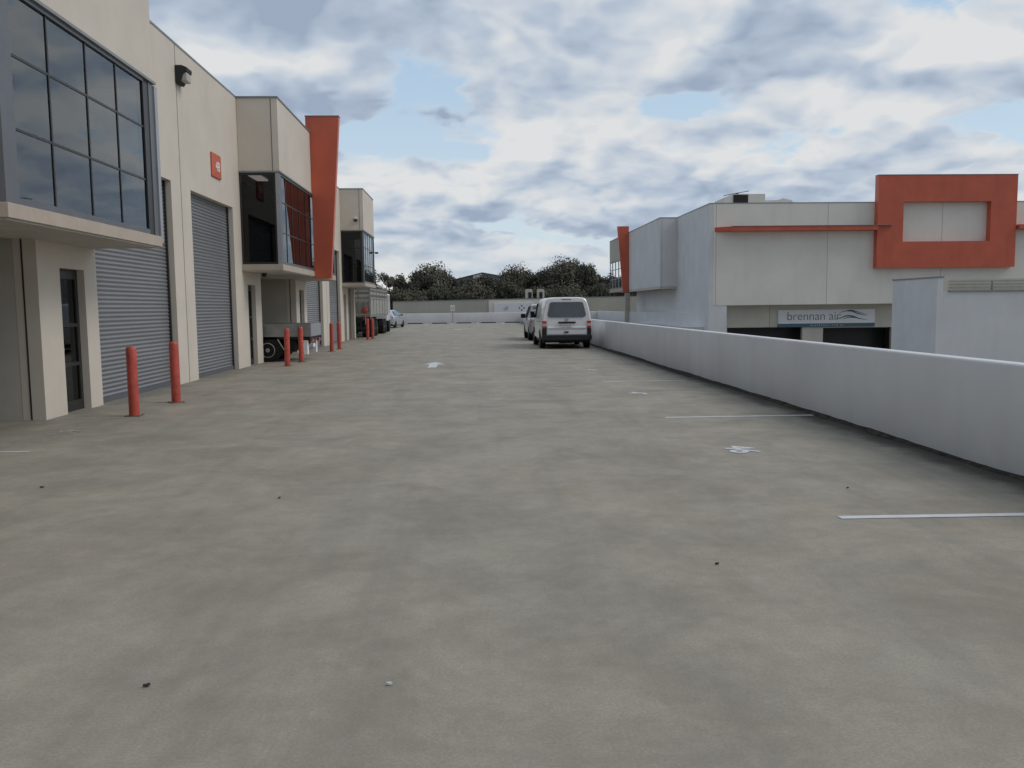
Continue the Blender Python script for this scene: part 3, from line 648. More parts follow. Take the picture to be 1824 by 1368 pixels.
def make_ute():
    v = thing('parked_ute', (3.56, 39.6, 0), 'grey utility vehicle with chrome roof bar parked just ahead of the white van', 'ute'); OFF.pop(v.name)
    car_body([(.0, .86, .42, .86, 1.00, .80, 1.04), (.06, .90, .36, .90, 1.04, .86, 1.07), (1.55, .91, .32, .91, 1.05, .87, 1.07), (1.60, .91, .32, .91, 1.06, .80, 1.30), (1.95, .91, .32, .91, 1.07, .70, 1.70), (2.3, .91, .32, .91, 1.07, .69, 1.74),
              (3.0, .91, .32, .91, 1.07, .68, 1.73), (3.25, .91, .32, .91, 1.06, .68, 1.66), (3.85, .91, .32, .90, 1.02, .75, 1.09), (4.7, .88, .34, .86, .92, .70, .96), (4.95, .80, .40, .78, .78, .6, .84)], M_ute, v)
    bm = bm_new(); box(bm, -.84, .84, -.02, .0, .46, 1.02); t_ = obj('tailgate', bm, M_galv, v, local=True, bev=.008); t_['label'] = 'pale tailgate'  # tailgate in a paler metal than the body
    bm = bm_new(); box(bm, -.80, .80, -.06, .04, .36, .45); obj('bumper', bm, M_plast, v, local=True, bev=.015)
    bm = bm_new(); prism(bm, [(-.72, 1.60, 1.12), (.72, 1.60, 1.12), (.62, 1.90, 1.62), (-.62, 1.90, 1.62)], (0, -.05, .0)); obj('rear_window', bm, M_carglass, v, local=True)
    for sx in (-1, 1):
        bm = bm_new(); prism(bm, [(sx*.905, 1.95, 1.10), (sx*.905, 3.72, 1.09), (sx*.745, 3.15, 1.62), (sx*.745, 2.05, 1.64)], (sx*.012, 0, 0)); obj('side_window', bm, M_carglass, v, local=True)
        bm = bm_new(); prism(bm, [(sx*.90, 3.30, 1.04), (sx*1.14, 3.26, 1.05), (sx*1.14, 3.26, 1.26), (sx*.92, 3.30, 1.26)], (0, .1, 0)); obj('door_mirror', bm, M_plast, v, local=True, bev=.02)
        bm = bm_new(); box(bm, min(sx*.80, sx*.88), max(sx*.80, sx*.88), -.025, .0, .86, .95); obj('tail_light', bm, M_lred, v, local=True)
        bm = bm_new(); tube(bm, (sx*.70, 2.0, 1.80), (sx*.70, 2.9, 1.80), .018, 8); tube(bm, (sx*.70, 2.1, 1.70), (sx*.70, 2.1, 1.80), .015, 6); tube(bm, (sx*.70, 2.8, 1.70), (sx*.70, 2.8, 1.80), .015, 6)
        obj('roof_rail', bm, M_chrome, v, local=True, smooth=40)
        for y in (.95, 4.05): wheel(v, sx*.93, y, .35, .23, sx)
    bm = bm_new(); box(bm, -.80, .80, .1, 4.7, .24, .40); obj('underbody', bm, M_black, v, local=True)
make_ute()

def make_car():
    v = thing('parked_car', (-7.37, 69.2, 0), 'silver hatchback parked near the far parapet, half hidden by the crate truck', 'car', rz=radians(-9)); OFF.pop(v.name)
    car_body([(-.02, .74, .38, .76, .80, .66, .90), (.06, .84, .30, .85, .92, .66, 1.12), (.30, .87, .24, .88, .95, .60, 1.38), (.8, .88, .22, .89, .96, .59, 1.45), (1.7, .88, .22, .89, .96, .58, 1.47), (2.4, .88, .22, .89, .95, .58, 1.40),
              (3.2, .88, .22, .88, .92, .66, 1.02), (3.9, .84, .24, .82, .80, .6, .86), (4.2, .74, .30, .72, .62, .5, .68)], M_silver, v)
    bm = bm_new(); prism(bm, [(-.62, .10, 1.0), (.62, .10, 1.0), (.52, .30, 1.32), (-.52, .30, 1.32)], (0, -.03, .0)); obj('rear_window', bm, M_carglass, v, local=True)
    for sx in (-1, 1):
        bm = bm_new(); prism(bm, [(sx*.875, .75, 1.0), (sx*.875, 2.95, .98), (sx*.63, 2.25, 1.36), (sx*.63, .75, 1.38)], (sx*.012, 0, 0)); obj('side_window', bm, M_carglass, v, local=True)
        bm = bm_new(); prism(bm, [(sx*.86, 2.55, .96), (sx*1.05, 2.52, .97), (sx*1.05, 2.52, 1.1), (sx*.88, 2.55, 1.1)], (0, .1, 0)); obj('door_mirror', bm, M_plast, v, local=True, bev=.015)
        bm = bm_new(); box(bm, min(sx*.66, sx*.83), max(sx*.66, sx*.83), -.0, .12, .72, .90); obj('tail_light', bm, M_lred, v, local=True, bev=.01)
        for y in (.80, 3.35): wheel(v, sx*.90, y, .31, .2, sx, rmat=M_framed)
    bm = bm_new(); box(bm, -.75, .75, -.06, .05, .32, .52); obj('bumper', bm, M_silver, v, local=True, bev=.02)
    bm = bm_new(); box(bm, -.22, .22, -.065, -.06, .56, .67); obj('number_plate', bm, M_signw, v, local=True)
    bm = bm_new(); box(bm, -.78, .78, .1, 4.0, .16, .28); obj('underbody', bm, M_black, v, local=True)
make_car()

def make_tray_truck():
    # local +x = rear of the truck (towards the driveway); placed in world axes
    v = thing('tray_truck', (-5.06, 27.36, 0), 'small flat tray truck backed out of the covered entry under the middle bay', 'truck'); OFF.pop(v.name)
    part_l = lambda n, m, *b, bev=0., p=v, **k: (lambda bm: ([box(bm, *q) for q in b], obj(n, bm, m, p, local=True, bev=bev, **k))[1])(bm_new())
    part_l('chassis', M_plast, (-5.2, -.25, -.42, -.34, .50, .66), (-5.2, -.25, .34, .42, .50, .66), (-.9, -.7, -.34, .34, .52, .64), (-3.5, -3.3, -.34, .34, .52, .64))
    part_l('tray_floor', M_plast, (-3.9, -.02, -.86, .86, .70, .77))
    for sy in (-1, 1):
        y0, y1 = sorted((sy*.86, sy*0.89)); d = part_l('drop_side', M_alu, (-3.9, -.002, y0, y1, .775, 1.18), bev=.004)
        part_l('rib', M_alu, *[(-3.9+k*1.18, -3.86+k*1.18, *sorted((sy*0.891, sy*0.905)), .78, 1.18) for k in range(4)], p=d)
    part_l('tailgate', M_lframe, (-.03, .012, -.855, .855, .775, 1.18))
    part_l('headboard', M_alu, (-3.95, -3.91, -.86, .86, .75, 1.75))
    for sy in (-1, 1):
        bm = bm_new(); lathe(bm, (-1.34, sy*.60, .42), (0, sy, 0), [(0, .44), (.26, .44)], 32)
        w = obj('mudguard', bm, M_black, v, local=True, smooth=40)
        # wheel in the XZ plane
        def wl(x):
            bm = bm_new(); yy = sy*.88
            lathe(bm, (x, yy-sy*.24, .36), (0, sy, 0), [(0, .25), (.012, .335), (.035, .36), (.205, .36), (.23, .338), (.24, .29), (.236, .235)], 30); o = obj('wheel', bm, M_black, v, local=True, smooth=35)
            bm = bm_new(); lathe(bm, (x, yy-sy*.10, .36), (0, sy, 0), [(0, .235), (.105, .232), (.110, .212), (.06, .19), (.04, .12), (.075, .075), (.11, .06)], 24); obj('rim', bm, M_galv, o, local=True, smooth=35)
        wl(-1.34); wl(-4.7)
        part_l('toolbox', M_black, (-.84, -.50, *sorted((sy*.45, sy*.82)), .30, .68), bev=.01)
        part_l('mud_flap', M_signw, (-.24, -.12, *sorted((sy*.60, sy*.84)), .22, .66))
        bm = bm_new(); tube(bm, (-1.02, sy*.90, .70), (-.82, sy*.90, .36), .016, 8); obj('stay', bm, M_galv, v, local=True)
        part_l('tail_lamp', M_lred, (-.06, .02, *sorted((sy*.45, sy*.7)), .60, .69))
    # cab, in the dark of the entry
    bm = bm_new(); prism(bm, [(-4.0, -.86, .5), (-5.9, -.86, .45), (-6.0, -.86, 1.05), (-5.5, -.86, 1.85), (-4.1, -.86, 1.9)], (0, 1.72, 0)); cb = obj('cab', bm, M_vanwhite, v, local=True, bev=.04)
    for sy in (-1, 1):
        bm = bm_new(); prism(bm, [(-4.5, sy*.865, 1.15), (-5.7, sy*.865, 1.15), (-5.42, sy*.865, 1.72), (-4.5, sy*.865, 1.75)], (0, sy*.01, 0)); obj('side_window', bm, M_carglass, cb, local=True)
    part_l('number_plate', M_signw, (-.08, -.06, -.18, .18, .42, .53))
make_tray_truck()

def make_crate_truck():
    v = thing('crate_truck', (-6.88, 47.15, 0), 'high sided stock crate trailer with pale steel rails parked beyond the warehouse end', 'truck'); OFF.pop(v.name)
    Wd, Ln = 1.18, 9.4
    def P_(n, m, *b, p=v, bev=0., **k):
        bm = bm_new()
        for q in b: box(bm, *q)
        return obj(n, bm, m, p, local=True, bev=bev, **k)
    P_('chassis', M_plast, (-.45, -.35, .1, Ln-.1, .80, 1.12), (.35, .45, .1, Ln-.1, .80, 1.12))
    P_('deck', M_alu, (-Wd, Wd, 0, Ln, 1.14, 1.26))
    # lower solid panels
    rp_ = P_('rear_panel', M_galv, (-Wd, -.06, -.03, 0, 1.28, 1.98), (-.02, Wd, -.03, 0, 1.28, 1.98))
    P_('side_panel', M_galv, (Wd-.03, Wd, .05, Ln-.05, 1.28, 2.12)); P_('side_panel', M_galv, (-Wd, -Wd+.03, .05, Ln-.05, 1.28, 2.12))
    P_('front_panel', M_galv, (-Wd+.05, Wd-.05, Ln-.03, Ln, 1.28, 2.9))
    # posts
    for x in (-Wd+.02, -.45, .02, .55, Wd-.03):
        P_('post', M_galv, (x-.03, x+.03, -.06, -.031, 1.2, 2.92))
    for k in range(7):
        y = .1+k*(Ln-.2)/6
        for sx in (-1, 1): P_('post', M_galv, (*sorted((sx*(Wd+.001), sx*(Wd+.035))), y-.03, y+.03, 1.2, 2.92))
    # rails
    for z, h in ((2.16, .09), (2.40, .13), (2.66, .07), (2.88, .06)):
        P_('rail', M_galv, (-Wd, Wd, -.028, -.001, z, z+h)); P_('rail', M_galv, (Wd-.027, Wd, .04, Ln-.04, z, z+h)); P_('rail', M_galv, (-Wd, -Wd+.027, .04, Ln-.04, z, z+h))
    P_('post', M_galv, (Wd-.04, Wd+.02, Ln+.01, Ln+.07, 1.2, 3.45)); P_('post', M_galv, (-Wd-.02, -Wd+.04, Ln+.01, Ln+.07, 1.2, 3.45))
    P_('rear_beam', M_plast, (-Wd, Wd, -.02, .10, .96, 1.13)); P_('underrun_bar', M_plast, (-1.0, 1.0, -.02, .06, .48, .60), (-.7, -.62, -.01, .05, .6, .96), (.62, .7, -.01, .05, .6, .96))
    P_('tool_box', M_plast, (-1.0, -.25, .15, .8, .62, 1.10), bev=.01)
    bm = bm_new(); lathe(bm, (.90, -.10, 1.50), (0, -1, 0), [(0, .17), (.05, .17), (.07, .14), (.075, .0)], 24); rl = obj('red_reel', bm, M_redb, v, local=True, smooth=40)
    P_('ladder', M_galv, (.30, .34, -.10, -.065, .75, 2.0), (.90, .94, -.10, -.065, .75, 2.0))
    for sx in (-1, 1):
        for y in (.95, 2.15, 3.35, 7.3, 8.4): wheel(v, sx*1.17, y, .47, .26, sx, rim=.52, rmat=M_galv, dual=True)
        P_('mud_flap', M_black, (*sorted((sx*.72, sx*1.16)), .28, .30, .22, .9))
        bm = bm_new(); tube(bm, (sx*1.12, .35, 1.12), (sx*1.12, 1.0, .98), .05, 8); obj('mudguard_bracket', bm, M_galv, v, local=True)
        P_('tail_lamp', M_lred, (*sorted((sx*.8, sx*1.1)), -.04, -.021, 1.0, 1.10))
    # tractor unit ahead
    bm = bm_new(); box(bm, -1.1, 1.1, Ln+.9, Ln+2.8, .75, 2.6); cb = obj('cab', bm, M_vanwhite, v, local=True, bev=.10)
    bm = bm_new(); box(bm, -1.0, 1.0, Ln+2.80, Ln+2.81, 1.7, 2.4); obj('windscreen', bm, M_carglass, cb, local=True)
    for sx in (-1, 1): wheel(v, sx*1.1, Ln+2.2, .47, .28, sx, rim=.52, rmat=M_galv)
make_crate_truck()

# ------------------------------------------------------------ right hand building
RX, RY = 14.17, 49.4
rb = thing('office_building', (18, 60, -3), 'pale two storey precast building with red sunshade and big red frame across the void', 'building')
bm = bm_new(); gridwall(bm, 'Y', RY, RY+.3, RX, 45, 1.55, ZT, []); obj('front_wall', bm, M_white2, rb)
bm = bm_new(); gridwall(bm, 'X', RX-.25, RX-.005, RY, 71.5, -3, ZT, []); obj('side_wall', bm, M_white, rb)
part('corner_pier', M_white, rb, (RX+.001, 15.0, RY+.02, RY+1.3, -3, 1.545))
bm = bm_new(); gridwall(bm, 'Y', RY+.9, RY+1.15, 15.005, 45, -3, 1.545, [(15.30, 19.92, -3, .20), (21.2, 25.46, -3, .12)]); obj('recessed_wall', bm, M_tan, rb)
part('soffit', M_tan, rb, (15.005, 45, RY+.301, RY+1.15, 1.55, 1.65))
parts('opening_shade', M_framed, rb, (15.25, 25.7, RY+2.2, RY+2.3, -3, .4), (15.25, 25.7, RY+1.16, RY+2.19, .41, .5))  # dark panels stand in for the shade inside the door openings
part('roof', M_cap, rb, (RX+.01, 45, RY+.31, 71.3, 7.1, 7.2)); parts('end_wall', M_white2, rb, (RX, 45, 71.31, 71.5, -3, ZT), (45.01, 45.2, RY, 71.5, -3, ZT))
parts('parapet_cap', M_cap, rb, (RX-.27, 45, RY-.015, RY+.32, ZT+.001, ZT+.05), (RX-.27, RX+.01, RY+.321, 71.5, ZT+.001, ZT+.05))
parts('panel_joint', M_sealw, rb, *[(x-.012, x+.012, RY-.004, RY+.004, 1.56, ZT) for x in (RX+.14, 20.98, 27.88, 34.8)])
parts('panel_joint', M_seal, rb, (17.9-.01, 17.9+.01, RY+.894, RY+.906, .2, 1.5))
bm = bm_new(); prism(bm, [(RX+.05, RY-.003, 5.85), (RX+.9, RY-.62, 5.85), (23.72, RY-.62, 5.85), (23.72, RY-.003, 5.85)], (0, 0, .26)); obj('sunshade', bm, M_red, rb, bev=.01)
bm = bm_new(); prism(bm, [(32.2, RY-.003, 5.85), (32.2, RY-.62, 5.85), (44, RY-.62, 5.85), (44, RY-.003, 5.85)], (0, 0, .26)); obj('sunshade', bm, M_red, rb, bev=.01)
part('shade_flashing', M_cap, rb, (RX+.9, 24.6, RY-.66, RY-.003, 6.112, 6.135))
bm = bm_new(); gridwall(bm, 'Y', RY-.42, RY-.003, 23.76, 32.13, 3.64, 9.02, [(25.30, 30.57, 5.17, 7.48)]); obj('red_frame', bm, M_red, rb)
part('frame_cap', M_cap, rb, (23.74, 32.15, RY-.44, RY+.02, 9.021, 9.05))
# bay on the side wall
BX = 12.73
part('bay_panel', M_white, rb, (BX, RX-.251, 57.3, 68.7, 2.87, ZT), bev=.01); parts('parapet_cap', M_cap, rb, (BX-.02, RX-.27, 57.28, 78.4, ZT+.001, ZT+.05))
parts('panel_joint', M_sealw, rb, (BX+.14, BX+.165, 57.296, 57.31, 2.9, ZT))
part('bay_panel', M_backw, rb, (BX+.01, RX, 68.98, 78.4, 5.55, ZT)); part('floor_slab', M_trim, rb, (BX, RX, 68.98, 78.4, 2.80, 3.1)); part('floor_slab', M_tan, rb, (BX+.03, RX-.252, 57.35, 68.7, 2.72, 2.868))
w = part('window', M_frame, rb, (BX+.02, BX+.09, 69.0, 69.1, 3.1, 5.55), (BX+.02, BX+.09, 78.28, 78.38, 3.1, 5.55), (BX+.02, BX+.09, 69.1, 78.28, 3.1, 3.2), (BX+.02, BX+.09, 69.1, 78.28, 5.45, 5.55))
part('mullion', M_lframe, w, *[(BX+.01, BX+.08, y-.03, y+.03, 3.2, 5.45) for y in (70.6, 72.2, 73.8, 75.4, 77.0)], *[(BX+.015, BX+.075, 69.1, 78.28, z-.025, z+.025) for z in (3.95, 4.8)])
bm = bm_new(); pane(bm, 'X', BX+.05, 69.1, 78.28, 3.2, 5.45); obj('glass_pane', bm, M_glass, w)
parts('interior_wall', M_dark, rb, (RX-.3, RX-.2, 71.51, 78.3, 3.1, 5.5), (BX+.1, RX-.3, 78.2, 78.3, 3.1, 5.5))
bm = bm_new(); prism(bm, ((12.27, 68.71, 2.65), (12.70, 68.71, 2.65), (12.74, 68.71, 8.01), (11.80, 68.71, 8.01)), (0, .26, 0)); obj('feature_fin', bm, M_red, rb, bev=.006)
part('column', M_cream_in, rb, (12.45, 12.85, 68.75, 69.1, 0, 2.64))
part('ledge', M_white, rb, (13.0, RX-.252, 50.5, 68.3, .20, .27), (13.05, RX-.252, 50.5, 68.3, -3, .199))
bm = bm_new(); profile_run(bm, [(a, z+.05) for a, z in prof], [(12.72, y, 1, 0) for y in (69.2, 75, 86.0)]); obj('parapet_wall', bm, M_white, smooth=40, label='short white parapet below the small red fin of the building opposite', cat='wall')
bm = bm_new(); prism(bm, ((12.74, 69.15, -3), (12.98, 69.15, -3), (14.99, 49.43, -3), (14.3, 49.43, -3)), (0, 0, 4.1)); obj('lower_screen', bm, M_white, rb)
# sign board
sg = thing('shop_sign', (21.5, RY+.85, .8), 'long white sign reading brennan air with blue wave strokes above a dark opening', 'sign')
part('board', M_signw, sg, (18.40, 24.34, RY+.80, RY+.895, .40, 1.23)); part('strip', M_teal, sg, (18.40, 24.34, RY+.79, RY+.895, .19, .398))
bm = text_bm('brennan air', .74, .004, -.010, .98, 'LEFT'); place(bm, Matrix.Translation((18.90, RY+.79, .83)) @ Matrix.Rotation(pi/2, 4, 'X')); obj('lettering', bm, M_letter, sg)
bm = text_bm('brennanair.com.au', .15, .003, 0, 1.75); place(bm, Matrix.Translation((21.4, RY+.785, .30)) @ Matrix.Rotation(pi/2, 4, 'X')); obj('lettering', bm, M_signw, sg)
def stroke(bm, pts, w):
    n = 24; top = []; bot = []
    for i in range(n+1):
        t = i/n; k = t*(len(pts)-1); j = min(int(k), len(pts)-2); q = k-j
        def cat(c):
            p0 = pts[max(j-1, 0)][c]; p1 = pts[j][c]; p2 = pts[j+1][c]; p3 = pts[min(j+2, len(pts)-1)][c]
            return .5*((2*p1)+(-p0+p2)*q+(2*p0-5*p1+4*p2-p3)*q*q+(-p0+3*p1-3*p2+p3)*q**3)
        x, z = cat(0), cat(1); h = w*sin(pi*min(max(t, .02), .98))**.8; top.append((x, RY+.79, z+h)); bot.append((x, RY+.79, z-h))
    prism(bm, top+bot[::-1], (0, .008, 0))
bm = bm_new()
stroke(bm, [(22.10, 1.02), (22.5, 1.12), (22.9, 1.17), (23.3, 1.05), (23.85, .93)], .03); stroke(bm, [(22.6, 1.12), (22.95, 1.10), (23.3, .96), (23.9, .84)], .035)
stroke(bm, [(21.85, .62), (22.2, .70), (22.6, .84), (23.0, .80), (23.4, .66), (23.9, .60)], .04); stroke(bm, [(22.35, .62), (22.65, .74), (23.0, .74), (23.3, .68)], .03)
obj('wave_emblem', bm, M_teal, sg)
# roof plant
hv = thing('roof_plant', (16.5, 53, 7.2), 'grey rooftop air conditioning box with dark louvre and duct', 'air conditioner')
bm = bm_new(); prism(bm, [(15.85, 53, 7.2), (18.45, 53, 7.2), (18.45, 53, 8.50), (16.4, 53, 8.50), (15.85, 53, 8.28)], (0, 2.2, 0)); obj('casing', bm, M_white2, hv)
lv = part('louvre', M_framed, hv, (16.42, 17.35, 52.95, 52.999, 7.6, 8.45)); part('blade', M_plast, lv, *[(16.45, 17.32, 52.93, 52.949, 7.64+k*.1, 7.68+k*.1) for k in range(8)])
bm = bm_new(); prism(bm, [(18.46, 53.3, 7.2), (20.7, 53.3, 7.2), (20.45, 53.3, 7.95), (20.25, 53.3, 8.14), (19.7, 53.3, 8.26), (19.35, 53.3, 8.14), (18.46, 53.3, 8.14)], (0, 1.2, 0)); obj('duct', bm, M_white2, hv)
an = thing('roof_antenna', (17.0, 54, 8.5), 'thin rod antenna lying across the top of the rooftop plant', 'antenna')
bm = bm_new(); tube(bm, (16.1, 54, 8.53), (17.75, 54, 8.82), .02, 8); obj('rod', bm, M_plast, an); part('bracket', M_plast, an, (16.9, 17.05, 53.95, 54.05, 8.501, 8.68))

# ramp wall at right, nearer
rw = thing('ramp_wall', (20, 34, -3), 'grey ramp enclosure wall in front of the pale building, right of the sign', 'wall')
part('wall', M_white, rw, (19.07, 19.32, 34, 37.7, -3, 2.60), bev=.01); part('wall', M_white, rw, (19.325, 34, 34.01, 34.25, -3, 2.02))
part('coping', M_cap, rw, (19.04, 19.35, 33.98, 37.72, 2.602, 2.66))
part('end_post', M_tan, rw, (19.33, 19.55, 34.02, 34.24, 2.021, 2.56)); part('coping', M_cap, rw, (19.56, 34, 33.96, 34.3, 2.021, 2.07))
part('rail', M_galv, rw, *[(19.56, 34, 34.05+.03*k, 34.10+.03*k, 2.17+k*.13, 2.22+k*.13) for k in range(3)]); part('post', M_cap, rw, *[(x, x+.05, 34.2, 34.25, 2.091, 2.5) for x in (21.5, 23.5, 25.5, 27.5, 29.5, 31.5)])
part('screen', M_tan, rw, (19.33, 34, 34.5, 34.55, 1.8, 2.56))

# ------------------------------------------------------------ far end: wall, banner, sign
bw = thing('boundary_wall', (4, 95, 0), 'cream building wall beyond the far parapet, plain and long', 'wall')
bm = bm_new(); prism(bm, [(-8.95, 95, -4), (40, 95, -4), (40, 95, 2.86), (-8.95, 95, 2.30)], (0, .4, 0)); obj('wall', bm, M_backw, bw)
bm = bm_new(); prism(bm, [(-8.97, 94.97, 2.301), (40, 94.97, 2.861), (40, 94.97, 2.93), (-8.97, 94.97, 2.37)], (0, .46, 0)); obj('coping', bm, M_cap, bw)
part('light_panel', M_white2, bw, (1.75, 8.6, 94.93, 94.999, -.4, 2.36))
bn = thing('banner_sign', (4.4, 94.9, 1.5), 'wide white banner with a teal swirl and four teal diamonds on the far wall', 'sign')
part('board', M_signw, bn, (2.35, 6.75, 94.86, 94.925, .85, 2.02))
bm = bm_new()
for k in range(3):
    pts = []
    for i in range(13):
        a = radians(200+i*14); pts.append((3.62+(.30-.08*k)*cos(a)+.05*k, 94.85, 1.50+(.28-.07*k)*sin(a)+.10*k))
    for i in range(12, -1, -1):
        a = radians(200+i*14); q = .05*sin(pi*i/12); pts.append((3.62+(.29-.08*k-q)*cos(a)+.05*k, 94.85, 1.50+(.27-.07*k-q)*sin(a)+.10*k))
    prism(bm, pts, (0, .009, 0))
obj('swirl_emblem', bm, M_teal, bn)
bm = bm_new()
for dx, dz in ((0, .24), (0, -.24), (.26, 0), (-.26, 0)):
    x, z = 5.45+dx, 1.47+dz; prism(bm, [(x-.12, 94.85, z), (x, 94.85, z-.11), (x+.12, 94.85, z), (x, 94.85, z+.11)], (0, .009, 0))
obj('diamond_emblem', bm, M_teal, bn)
for k, x in enumerate((5.95, 7.28)):
    t_ = thing('vent_cowl', (x+.35, 95.9, 2), ('left' if k == 0 else 'right')+' of two pale arched vent boxes standing above the banner wall', 'vent', 'arched vent boxes above the far wall')
    bm = bm_new(); prism(bm, [(x, 95.5, 1.0), (x+.78, 95.5, 1.0), (x+.78, 95.5, 3.46), (x+.70, 95.5, 3.56), (x+.08, 95.5, 3.56), (x, 95.5, 3.46)], (0, .8, 0)); obj('housing', bm, M_cream, t_, bev=.02)
    part('grille', M_plast, t_, (x+.30-.08*k, x+.68-.1*k, 95.45, 95.499, 2.3, 3.22))
sp2 = thing('post_sign', (-2.07, 85.5, 0), 'small white sign with a ring symbol on a thin post before the far parapet', 'sign')
bm = bm_new(); tube(bm, (-2.07, 85.6, 0), (-2.07, 85.6, 1.8), .03, 10); obj('post', bm, M_cap, sp2, smooth=40)
part('plate', M_signw, sp2, (-2.28, -1.86, 85.53, 85.565, 1.27, 1.83), bev=.004)
bm = bm_new(); lathe(bm, (-2.07, 85.528, 1.52), (0, -1, 0), [(0, .16), (.004, .16)], 24); obj('ring', bm, mat('faded_grey', (.25, .25, .26), .6), sp2)
bm = bm_new(); lathe(bm, (-2.07, 85.522, 1.52), (0, -1, 0), [(0, .10), (.004, .10)], 24); obj('ring_centre', bm, M_signw, sp2)

# distant glass-gabled building
gb = thing('glass_building', (2, 170, -4), 'distant building with dark glass gable and white panel rising behind the trees', 'building')
part('wall', M_frame, gb, (-8, 9, 170, 190, -4, 4.4)); parts('floor_band', M_signw, gb, (1.8, 6.4, 169.8, 169.99, 4.6, 4.75), (1.8, 6.4, 169.8, 169.99, 5.55, 5.75))
mg = mat('blue_grey_glass', (.10, .135, .155), .15, spec=.8, var=.2, vs=.6)
bm = bm_new(); prism(bm, [(1.85, 170, 4.4), (6.9, 170, 4.4), (6.9, 170, 7.45), (2.6, 170, 8.32), (1.85, 170, 8.32)], (0, 20, 0)); obj('glass_gable', bm, mg, gb)
bm = bm_new(); prism(bm, [(-5.5, 170, 4.4), (.12, 170, 4.4), (.12, 170, 7.85), (-5.5, 170, 6.6)], (0, 20, 0)); obj('glass_gable', bm, mg, gb)
bm = bm_new(); prism(bm, [(.13, 169.9, 4.4), (1.84, 169.9, 4.4), (1.84, 169.9, 8.35), (.13, 169.9, 7.9)], (0, 20, 0)); obj('white_panel', bm, M_signw, gb)
bm = bm_new(); prism(bm, [(-5.7, 169.7, 6.62), (1.9, 169.7, 8.40), (7.0, 169.7, 7.5), (7.0, 169.7, 7.6), (1.9, 169.7, 8.52), (-5.7, 169.7, 6.74)], (0, 20.5, 0)); obj('roof', bm, mg, gb)

# ------------------------------------------------------------ trees
M_leaf = [mat('leaf_dark', (.105, .104, .080), .8, var=.25, vs=.7, hue=(.8, .8, .8), spec=.2), mat('leaf_olive', (.13, .125, .095), .8, var=.25, vs=.7, spec=.2), mat('leaf_grey', (.18, .165, .13), .8, var=.25, vs=.9, spec=.2)]  # leaf tones lifted and greyed, distance haze put into the colour
M_bark = mat('bark', (.06, .05, .04), .9, var=.2, vs=4)
def crown_mesh(h, w, clumps, leaves, lsize, seed, sparse=False):
    rnd = random.Random(seed); bm = bm_new(); cs = []
    for k in range(clumps):
        t = rnd.random(); z = h*(.10+.85*t)
        rr = w*(1-.62*max(0, (t-.4)/.6)**2)*(.75 if t < .15 else 1)
        a = rnd.random()*2*pi; q = rnd.random()**.6*rr*.8
        cs.append((Vector((q*cos(a), q*sin(a), z)), w*rnd.uniform(.20, .40)*(.6 if sparse else 1)))
    for k in range(leaves):
        c, rad = cs[int(rnd.random()*len(cs))]
        d = Vector((rnd.gauss(0, 1), rnd.gauss(0, 1), rnd.gauss(0, .8))).normalized()*rad*rnd.uniform(.45, 1.08)
        p = c+d; s = lsize*rnd.uniform(.5, 1.3)
        n = (d.normalized()+Vector((rnd.gauss(0, .5), rnd.gauss(0, .5), rnd.gauss(0, .5)))).normalized()
        a = n.orthogonal().normalized(); b = n.cross(a); th = rnd.random()*pi; a, b = a*cos(th)+b*sin(th), b*cos(th)-a*sin(th)
        bm.faces.new([bm.verts.new(p+a*s), bm.verts.new(p+b*s*.6), bm.verts.new(p-a*s), bm.verts.new(p-b*s*.6)])
    me = bpy.data.meshes.new('crown'); bm.to_mesh(me); bm.free(); return me, cs
def trunk_mesh(h, cs, seed):
    rnd = random.Random(seed); bm = bm_new(); top = Vector((rnd.uniform(-.3, .3), rnd.uniform(-.3, .3), h*.8)); pts = [Vector((0, 0, 0)), Vector((rnd.uniform(-.2, .2), rnd.uniform(-.2, .2), h*.3)), Vector((rnd.uniform(-.3, .3), 0, h*.55)), top]
    rs = [.26, .20, .14, .05]
    for i in range(3): tube(bm, pts[i], pts[i+1], rs[i], 8, rs[i+1], False)
    for c, rad in cs[:14]:
        o_ = pts[1].lerp(pts[3], max(0, min(1, (c.z/h-.3)))*.8); tube(bm, o_, c, .07, 5, .02, False)
    me = bpy.data.meshes.new('trunk'); bm.to_mesh(me); bm.free(); return me
VAR = []
for i, (h, w, nc, nl, ls, spz) in enumerate([(10, 3.6, 70, 26000, .155, False), (10, 4.3, 80, 28000, .155, False), (10, 3.1, 60, 20000, .155, False), (10, 3.1, 44, 8500, .15, True), (10, 4.0, 70, 24000, .165, False)]):
    me, cs = crown_mesh(h, w, nc, nl, ls, 40+i, spz); me.materials.append(M_leaf[2 if spz else i % 2]); tm = trunk_mesh(h, cs, 60+i); tm.materials.append(M_bark); VAR.append((me, tm))
def tree(x, y, z, h, v, wscale, label, rz):
    o = thing('tree', (x, y, z), label, 'tree', 'trees beyond the far wall'); s = h/10
    o.scale = (s*wscale, s*wscale, s); o.rotation_euler = (0, 0, rz)
    for n, me in (('trunk', VAR[v][1]), ('crown', VAR[v][0])):
        c = bpy.data.objects.new(n, me); C.objects.link(c); c.parent = o
KIND = {0: 'dense dark evergreen tree', 1: 'broad dark rounded tree', 2: 'narrow dark tree', 3: 'thin open eucalyptus, sky through its crown,', 4: 'wide bushy dark tree'}
ZG_ = -4
